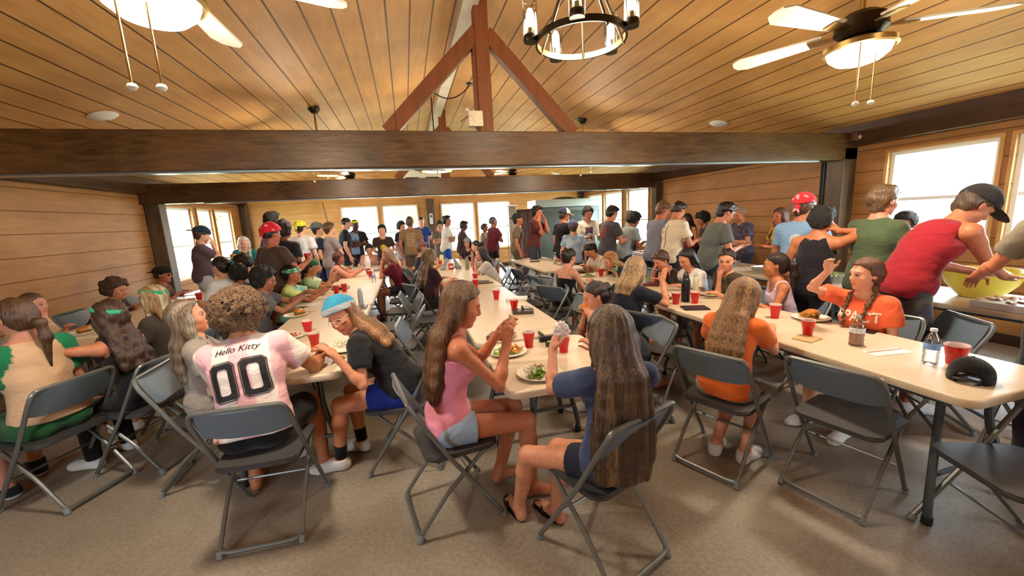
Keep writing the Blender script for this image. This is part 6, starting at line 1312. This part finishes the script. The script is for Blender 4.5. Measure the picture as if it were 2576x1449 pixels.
K=person('emblem','black haired boy in a dark tee with a round yellow emblem, facing the camera',at=(961,580),Y=9.6,face=178,sit=False,skin='fair',hair=('mop','black'),shirt=('tee',(58,48,44)),paint=multi(disc(0,-.03,.075,(214,190,60),1),disc(0,-.03,.055,(120,100,40),1,.045)),bottom=('shorts',(90,90,90)),rh='back',lh='back',fat=.92)
K=person('navy','dark curly haired boy in a navy tee beside the brown lettered tee',at=(1010,570),Y=11.0,face=120,sit=False,head=(.1,.2,0),skin='fair',hair=('curly','dark'),shirt=('tee',(36,40,60)),bottom=('shorts',(150,156,170)),rh='hang',fat=.92)
K=person('lettered','boy standing in the aisle with his back turned, brown tee lettered across the back',at=(1031,560),Y=9.95,face=8,sit=False,skin=(190,124,90),hair=('short',(92,70,50)),shirt=('tee',(142,114,84)),paint=lines((196,176,150)),bottom=('shorts',(96,84,72),.75),lh='hang',rh='hang',shoes=('flip',),lod=1)
K=person('bluetee','short haired boy in a royal blue tee standing against the middle post, facing the camera',at=(1059,558),Y=12.3,face=185,sit=False,skin='fair',hair=('crop','dark'),shirt=('tee',(44,70,140)),lh='back',rh='hang')
K=person('greyleft','dark haired boy in a grey brown tee looking down, right of the middle post',at=(1106,568),Y=11.3,face=170,sit=False,head=(.1,.3,0),skin='fair',hair=('mop','dark'),shirt=('tee',(120,112,102)),lh='cross',rh='cross',bottom=('shorts',(120,110,104)))
K=person('graphic','black haired boy in a white tee with a green graphic, arms crossed, profile right',at=(1124,556),Y=10.2,face=95,sit=False,skin=(170,112,80),hair=('short','black'),shirt=('tee',(226,224,218)),paint=rect(-.08,.08,-.06,.08,(90,130,80)),lh='cross',rh='cross',bottom=('shorts',(40,80,170),.8))
K=person('browntee','dark skinned boy with short black hair in a brown tee looking down',at=(1167,568),Y=10.7,face=100,sit=False,head=(0,.3,0),skin=(92,60,44),hair=('short','black'),shirt=('tee',(76,58,50)),paint=disc(0,0,.05,(214,160,60),1),lh='cross',rh='cross')
K=person('backlit','boy in a beige tee backlit by the window, just left of the maroon tee man',at=(1219,573),Y=11.6,face=120,sit=False,skin='brown',hair=('short','dark'),shirt=('tee',(150,128,108)),lh='cross',rh='cross')
K=person('crossed','tall man in a maroon tee with crossed arms before the last end wall window',at=(1241,558),Y=9.7,face=75,sit=False,skin=(176,110,88),hair=('buzz',(90,90,100)),shirt=('tee',(112,44,58)),bottom=('shorts',(34,32,38)),lh='cross',rh='cross',fat=1.12)
K=person('olive','boy in dark cap and olive brown tee, arm hanging, beside the white curtain',at=(1303,553),Y=8.6,face=110,sit=False,head=(0,-.05,0),skin=(180,112,78),hair=('short','dark'),shirt=('tee',(112,100,76)),bottom=('shorts',(84,76,64),.8),hat=('cap',(44,46,44),{'back':True}),rh='hang',lh='hang',fat=.92)
K=person('maroonboy','boy with tousled dark hair in a maroon tee holding something up to his face',at=(1351,535),Y=8.3,face=130,sit=False,head=(.1,.2,0),skin=(190,112,78),hair=('mop','dark'),shirt=('tee',(88,44,42)),bottom=('shorts',(56,60,72),.75),lh='mouth',rh='chin')
K=person('polo','man in a black polo shirt and white and navy cap, arm hanging',at=(1420,542),Y=7.6,face=75,sit=False,head=(.1,.2,0),skin=(200,124,92),hair=('short','brown'),shirt=('polo',(30,28,34)),bottom=('shorts',(40,44,60),.75),hat=('cap',(214,208,190),{'c2':(40,44,70),'cut':-.02}),lh='hang',rh='plate')
K=person('lighthat','child in a light blue tee and patterned hat, back turned, behind the yellow hair clip',at=(1442,572),Y=7.0,face=20,sit=False,skin='fair',hair=('short','brown'),shirt=('tee',(150,176,206)),paint=mottled((176,196,220),30,.3),hat=('cap',(120,120,110),{'c2':(90,90,120)}),fat=.95)
K=person('longsleeve','boy in a cream long sleeved shirt with a purple mountain print, facing the camera',at=(1479,537),Y=7.4,face=185,sit=False,head=(0,.35,0),skin=(196,130,100),hair=('mop','black'),shirt=('long',(214,206,188)),paint=multi(rect(-.075,.075,-.17,.11,(70,66,100)),rect(-.055,.055,-.15,.0,(206,196,190),1,lambda q:np.abs(q[:,0])<.02+.05*np.abs(np.sin(q[:,2]*30))),rect(-.06,.06,.03,.10,(110,60,60),1,lambda q:np.abs(q[:,0])<(q[:,2]+.01)*.6)),lh='plate',rh='plate')
K=person('backprint','black haired boy in dark grey tee with a red back print, looking down',at=(1540,537),Y=6.4,face=80,sit=False,head=(0,.45,0),skin=(204,132,98),hair=('short','black'),shirt=('tee',(74,72,78)),paint=rect(-.09,.09,-.05,.12,(150,70,66),-1,lambda q:np.sin(q[:,2]*90)*np.sin(q[:,0]*60)>-.2),rh='plate',lh='plate')
K=person('curlgrey','dark curly haired boy in a light grey tee bending over the food',at=(1596,553),X=3.95,face=88,sit=False,lean=(.15,.4),head=(0,.5,0),skin=(150,92,62),hair=('curly','black'),shirt=('tee',(152,160,158)),rh='plate',lh='plate',bottom=('shorts',(50,54,66)))
K=person('whitehair','white haired server in a white tee behind the food line',at=(1584,543),X=5.5,face=-80,sit=False,skin='brown',hair=('short','grey'),shirt=('tee',(206,206,202)),rh='plate',lh='plate')
K=person('heather','brown haired boy in heather blue grey tee in the food line',at=(1667,530),X=3.86,face=88,sit=False,lean=(.05,.2),head=(0,.4,0),skin=(196,116,80),hair=('short',(104,70,46)),shirt=('tee',(122,124,138)),bottom=('shorts',(36,38,48),.7),rh='plate',lh='plate')
K=person('palm','boy in a cream tee with small palm trees printed on its back',at=(1707,530),X=3.92,face=84,sit=False,lean=(.04,.18),head=(0,.45,0),skin=(190,122,86),hair=('fade','dark'),shirt=('tee',(220,206,178)),paint=multi(rect(-.10,-.04,-.14,.06,(190,110,80),-1,lambda q:(np.abs(q[:,0]+.07)<.004)|((q[:,2]>.0)&(np.sin(q[:,0]*400+q[:,2]*200)>0))),rect(.0,.014,-.2,.14,(80,76,70),-1),rect(-.10,-.05,.09,.12,(120,70,60),-1)),bottom=('shorts',(44,44,50),.7),rh='plate',lh='plate')
K=person('curlserver','server with dark curly hair looking down, behind the food line',at=(1766,552),X=5.5,face=-70,sit=False,lean=(.1,.25),head=(0,.5,0),sex='f',skin=(170,110,74),hair=('afro','black'),shirt=('tee',(60,50,46)),rh='plate',lh='plate',fat=.85)
K=person('specs','black haired boy wearing glasses and a grey green tee, bending over his plate',at=(1826,535),X=3.92,face=105,sit=False,lean=(.1,.35),head=(0,.5,0),skin=(186,122,90),hair=('short','black'),shirt=('tee',(92,96,92)),bottom=('shorts',(44,46,52),.7),rh='plate',lh='plate',extra=(glasses((30,26,26)),))
K=person('plaidman','balding older man in a dark patterned button shirt serving food',at=(1862,540),X=5.45,face=-82,sit=False,head=(0,.3,0),skin=(190,122,88),hair=('buzz',(150,120,90)),shirt=('tee',(70,62,78)),paint=mottled((90,84,104),60,.2),rh='plate',lh='plate',fat=1.15)
K=person('yellowtee','long brown haired server in a yellow tee with black script',at=(1962,545),X=5.35,face=-70,sit=False,head=(-.3,.1,0),sex='f',skin=(186,110,74),hair=('wavy',(84,56,38),{'len':.2}),shirt=('tee',(222,176,40)),rh='plate',lh='plate')
text_on(K,'Shaw',(0,.1,.0),(0,1,0),(0,0,1),.085,(40,34,30),shear=.4)
K=person('redhair','boy in red bandana and light blue tee with a round white back print',at=(2022,522),X=4.02,face=66,sit=False,head=(.2,.1,0),skin=(186,116,86),hair=('short','brown'),shirt=('tee',(126,162,200)),paint=disc(0,.02,.06,(186,204,222),-1,.03),hat=('bandana',(208,50,66),{'c2':(240,170,170),'z':.05}),rh='plate',lh='plate')
K=person('blacktank','black haired boy in a black racerback tank top, hand to his forehead',at=(2068,555),X=3.72,face=72,sit=False,lean=(.05,.2),head=(.2,.3,0),skin=(176,112,76),hair=('mop','black'),shirt=('tank',(30,29,36)),bottom=('shorts',(30,30,36),.8),rh='ear',lh='hang',Re=(.9,.2,-.5))
K=person('greentee','tall boy with brown hair in an army green tee, back and cheek toward the camera',at=(2222,508),X=3.98,face=98,sit=False,lean=(.0,.08),head=(.05,.2,0),skin=(214,146,120),hair=('short',(96,74,52),{'t':.024}),shirt=('tee',(76,92,66)),bottom=('shorts',(110,112,104),.8),rh='plate',lh='plate',lod=1)
K=person('blackserver','server with tied up dark hair and a black tank top beside the near window',at=(2276,560),X=5.35,face=-85,sit=False,lean=(.1,.2),head=(-.1,.3,0),sex='f',skin=(140,86,60),hair=('mop','dark'),shirt=('tank',(26,26,30)),rh='plate',lh='plate'); KBS=K
K=person('redtank','man in red tank top and dark cap bending over the serving table',at=(2452,520),X=4.02,face=112,sit=False,lean=(.30,.72),head=(.15,.75,.0),skin=(186,118,84),hair=('short',(74,58,46)),shirt=('sleeveless',(146,32,44)),bottom=('shorts',(72,66,70),.85,camo),hat=('cap',(44,42,44)),rh=(.02,.62,1.06),lh=(-.16,.58,1.06),rhn=(0,0,1),lhn=(0,0,1),lod=0,eyes=False,fat=1.1)
K=person('edgeman','man in a grey beige tee, arm reaching over the yellow bowl',at=(2735,430),X=3.72,face=50,sit=False,lean=(.15,.35),head=(.1,.3,0),skin=(204,128,94),hair=('short','brown'),shirt=('tee',(130,122,106)),bottom=('pants',(40,44,60)),rh=(.2,.5,1.15),lh=(-.26,.52,1.1),lod=1,autos=False,s=1.04)
# ------------------------------------------------------------------ held things
def at_hands(K,fn): a=(grab(K,'L')+grab(K,'R'))/2; return fn(a)
a=(grab(P_BURG,'L',(.06,.03))+grab(P_BURG,'R',(.06,.03)))/2; burger(a[0],a[1],a[2]-.02,'golden bun burger held in both hands of the girl facing left',.95)
a=(grab(P_PINK,'L',(.09,.03))+grab(P_PINK,'R',(.09,.03)))/2; t=empty('bread_piece',tuple(a+V3(0,0,.035)),.4,label='small torn bread piece pinched by the girl in the pink camisole',cat='bread'); m=MB(); m.blob((0,0,0),(.018,.012,.026),2,.15); m.build('crumb',plain('bread',(214,184,136),.7,bump=.5),t)
a=grab(P_BLUE,'L',(.09,.03)); t=empty('wrapper',tuple(a+V3(0,0,.02)),.3,label='crumpled pale wrapper in the raised hand of the girl with very long hair',cat='wrapper'); m=MB(); m.blob((0,0,0),(.045,.03,.05),3,.18); m.build('paper',plain('wrapper_paper',(224,214,206),.5),t,smooth=False)
a=grab(KRB,'R',(.06,.045)); o=cup(a[0],a[1],'red plastic cup held up by the boy in the red bandana',a[2]-.05)
a=grab(KCW,'L',(.10,.02)); plate(a[0],a[1],a[2]+.01,'white paper plate held by the boy eating at the bright window','burger',.12)
a=grab(KBS,'L',(.10,.02)); plate(a[0],a[1],a[2]+.01,'white paper plate with sandwiches held by the server in black','burger salad',.13)
# ------------------------------------------------------------------ empty chairs
for x,y,f,lb in ((2.34,1.56,75,'empty folding chair between the orange girl and the near end of the long table'),
  (3.62,1.30,-95,'empty folding chair beyond the wide red cup, back edge showing over the table'),(3.55,1.95,-60,'empty folding chair behind the clear water bottle'),
  (2.52,.97,-68,'folding chair at the nearest end of the long table, cut by the photo'),
  (2.10,3.02,62,'empty folding chair between the blonde in black and the orange girl'),
  (1.55,3.75,-100,'empty folding chair nearest beyond the burger girl, turned to the middle table'),(1.58,4.55,-75,'empty folding chair third along the right side of the middle table'),(1.60,5.25,-110,'empty folding chair beside the dark binder side of the middle row'),(1.62,6.0,-85,'empty folding chair level with the farthest cups of the middle row'),(1.66,6.75,-60,'empty folding chair with lit seat near the far end of the middle row'),
  (2.0,5.55,85,'empty folding chair just behind the girl in the black camisole'),(1.98,6.4,80,'empty folding chair at the bare table, left of its near corner'),(1.96,7.3,95,'empty folding chair at the middle of the bare table'),
  (-.18,4.05,-80,'empty folding chair just behind the teal bandana girl'),(-.16,4.85,-95,'empty folding chair level with the tall grey can'),(-.15,5.7,-75,'empty folding chair in the left aisle level with the black covered book'),(-.14,6.5,-88,'empty folding chair in the left aisle before the maroon tee girl'),
  (.12,5.0,92,'empty folding chair at the left side of the middle row, behind the pink camisole girl'),(.12,3.5,96,'empty folding chair close behind the pink camisole girl'),(.14,7.3,80,'empty folding chair just before the long brown haired girl\'s seat')):
    chair(x,y,f,lb)
SKY=22.;EXPO=.5
# ------------------------------------------------------------------ camera, light
cam=bpy.data.cameras.new('camera'); co=bpy.data.objects.new('camera',cam); COL.objects.link(co)
cam.sensor_fit='HORIZONTAL'; cam.sensor_width=36.; cam.lens=36.*FPX/2576; cam.clip_start=.05; cam.clip_end=200
M3=Matrix(((CR[0],CU[0],-CF[0]),(CR[1],CU[1],-CF[1]),(CR[2],CU[2],-CF[2]))); co.matrix_world=Matrix.Translation((0,0,CH))@M3.to_4x4()
sc=bpy.context.scene; sc.camera=co
w=bpy.data.worlds.new('sky'); sc.world=w; w.use_nodes=True; b=w.node_tree.nodes['Background']; b.inputs[0].default_value=(.80,.92,1.,1); b.inputs[1].default_value=SKY
sc.view_settings.view_transform='Standard'; sc.view_settings.look='None'; sc.view_settings.gamma=1.; sc.view_settings.exposure=EXPO
sc.cycles.use_denoising=True; sc.cycles.use_adaptive_sampling=True; sc.cycles.adaptive_threshold=.05; sc.cycles.adaptive_min_samples=12; sc.cycles.max_bounces=7; sc.cycles.diffuse_bounces=3; sc.cycles.glossy_bounces=3; sc.cycles.transparent_max_bounces=8; sc.cycles.transmission_bounces=5; sc.cycles.caustics_reflective=False; sc.cycles.caustics_refractive=False; sc.cycles.sample_clamp_indirect=6.
print('script time',round(time.time()-T0,1),'people',len(PEOPLE))
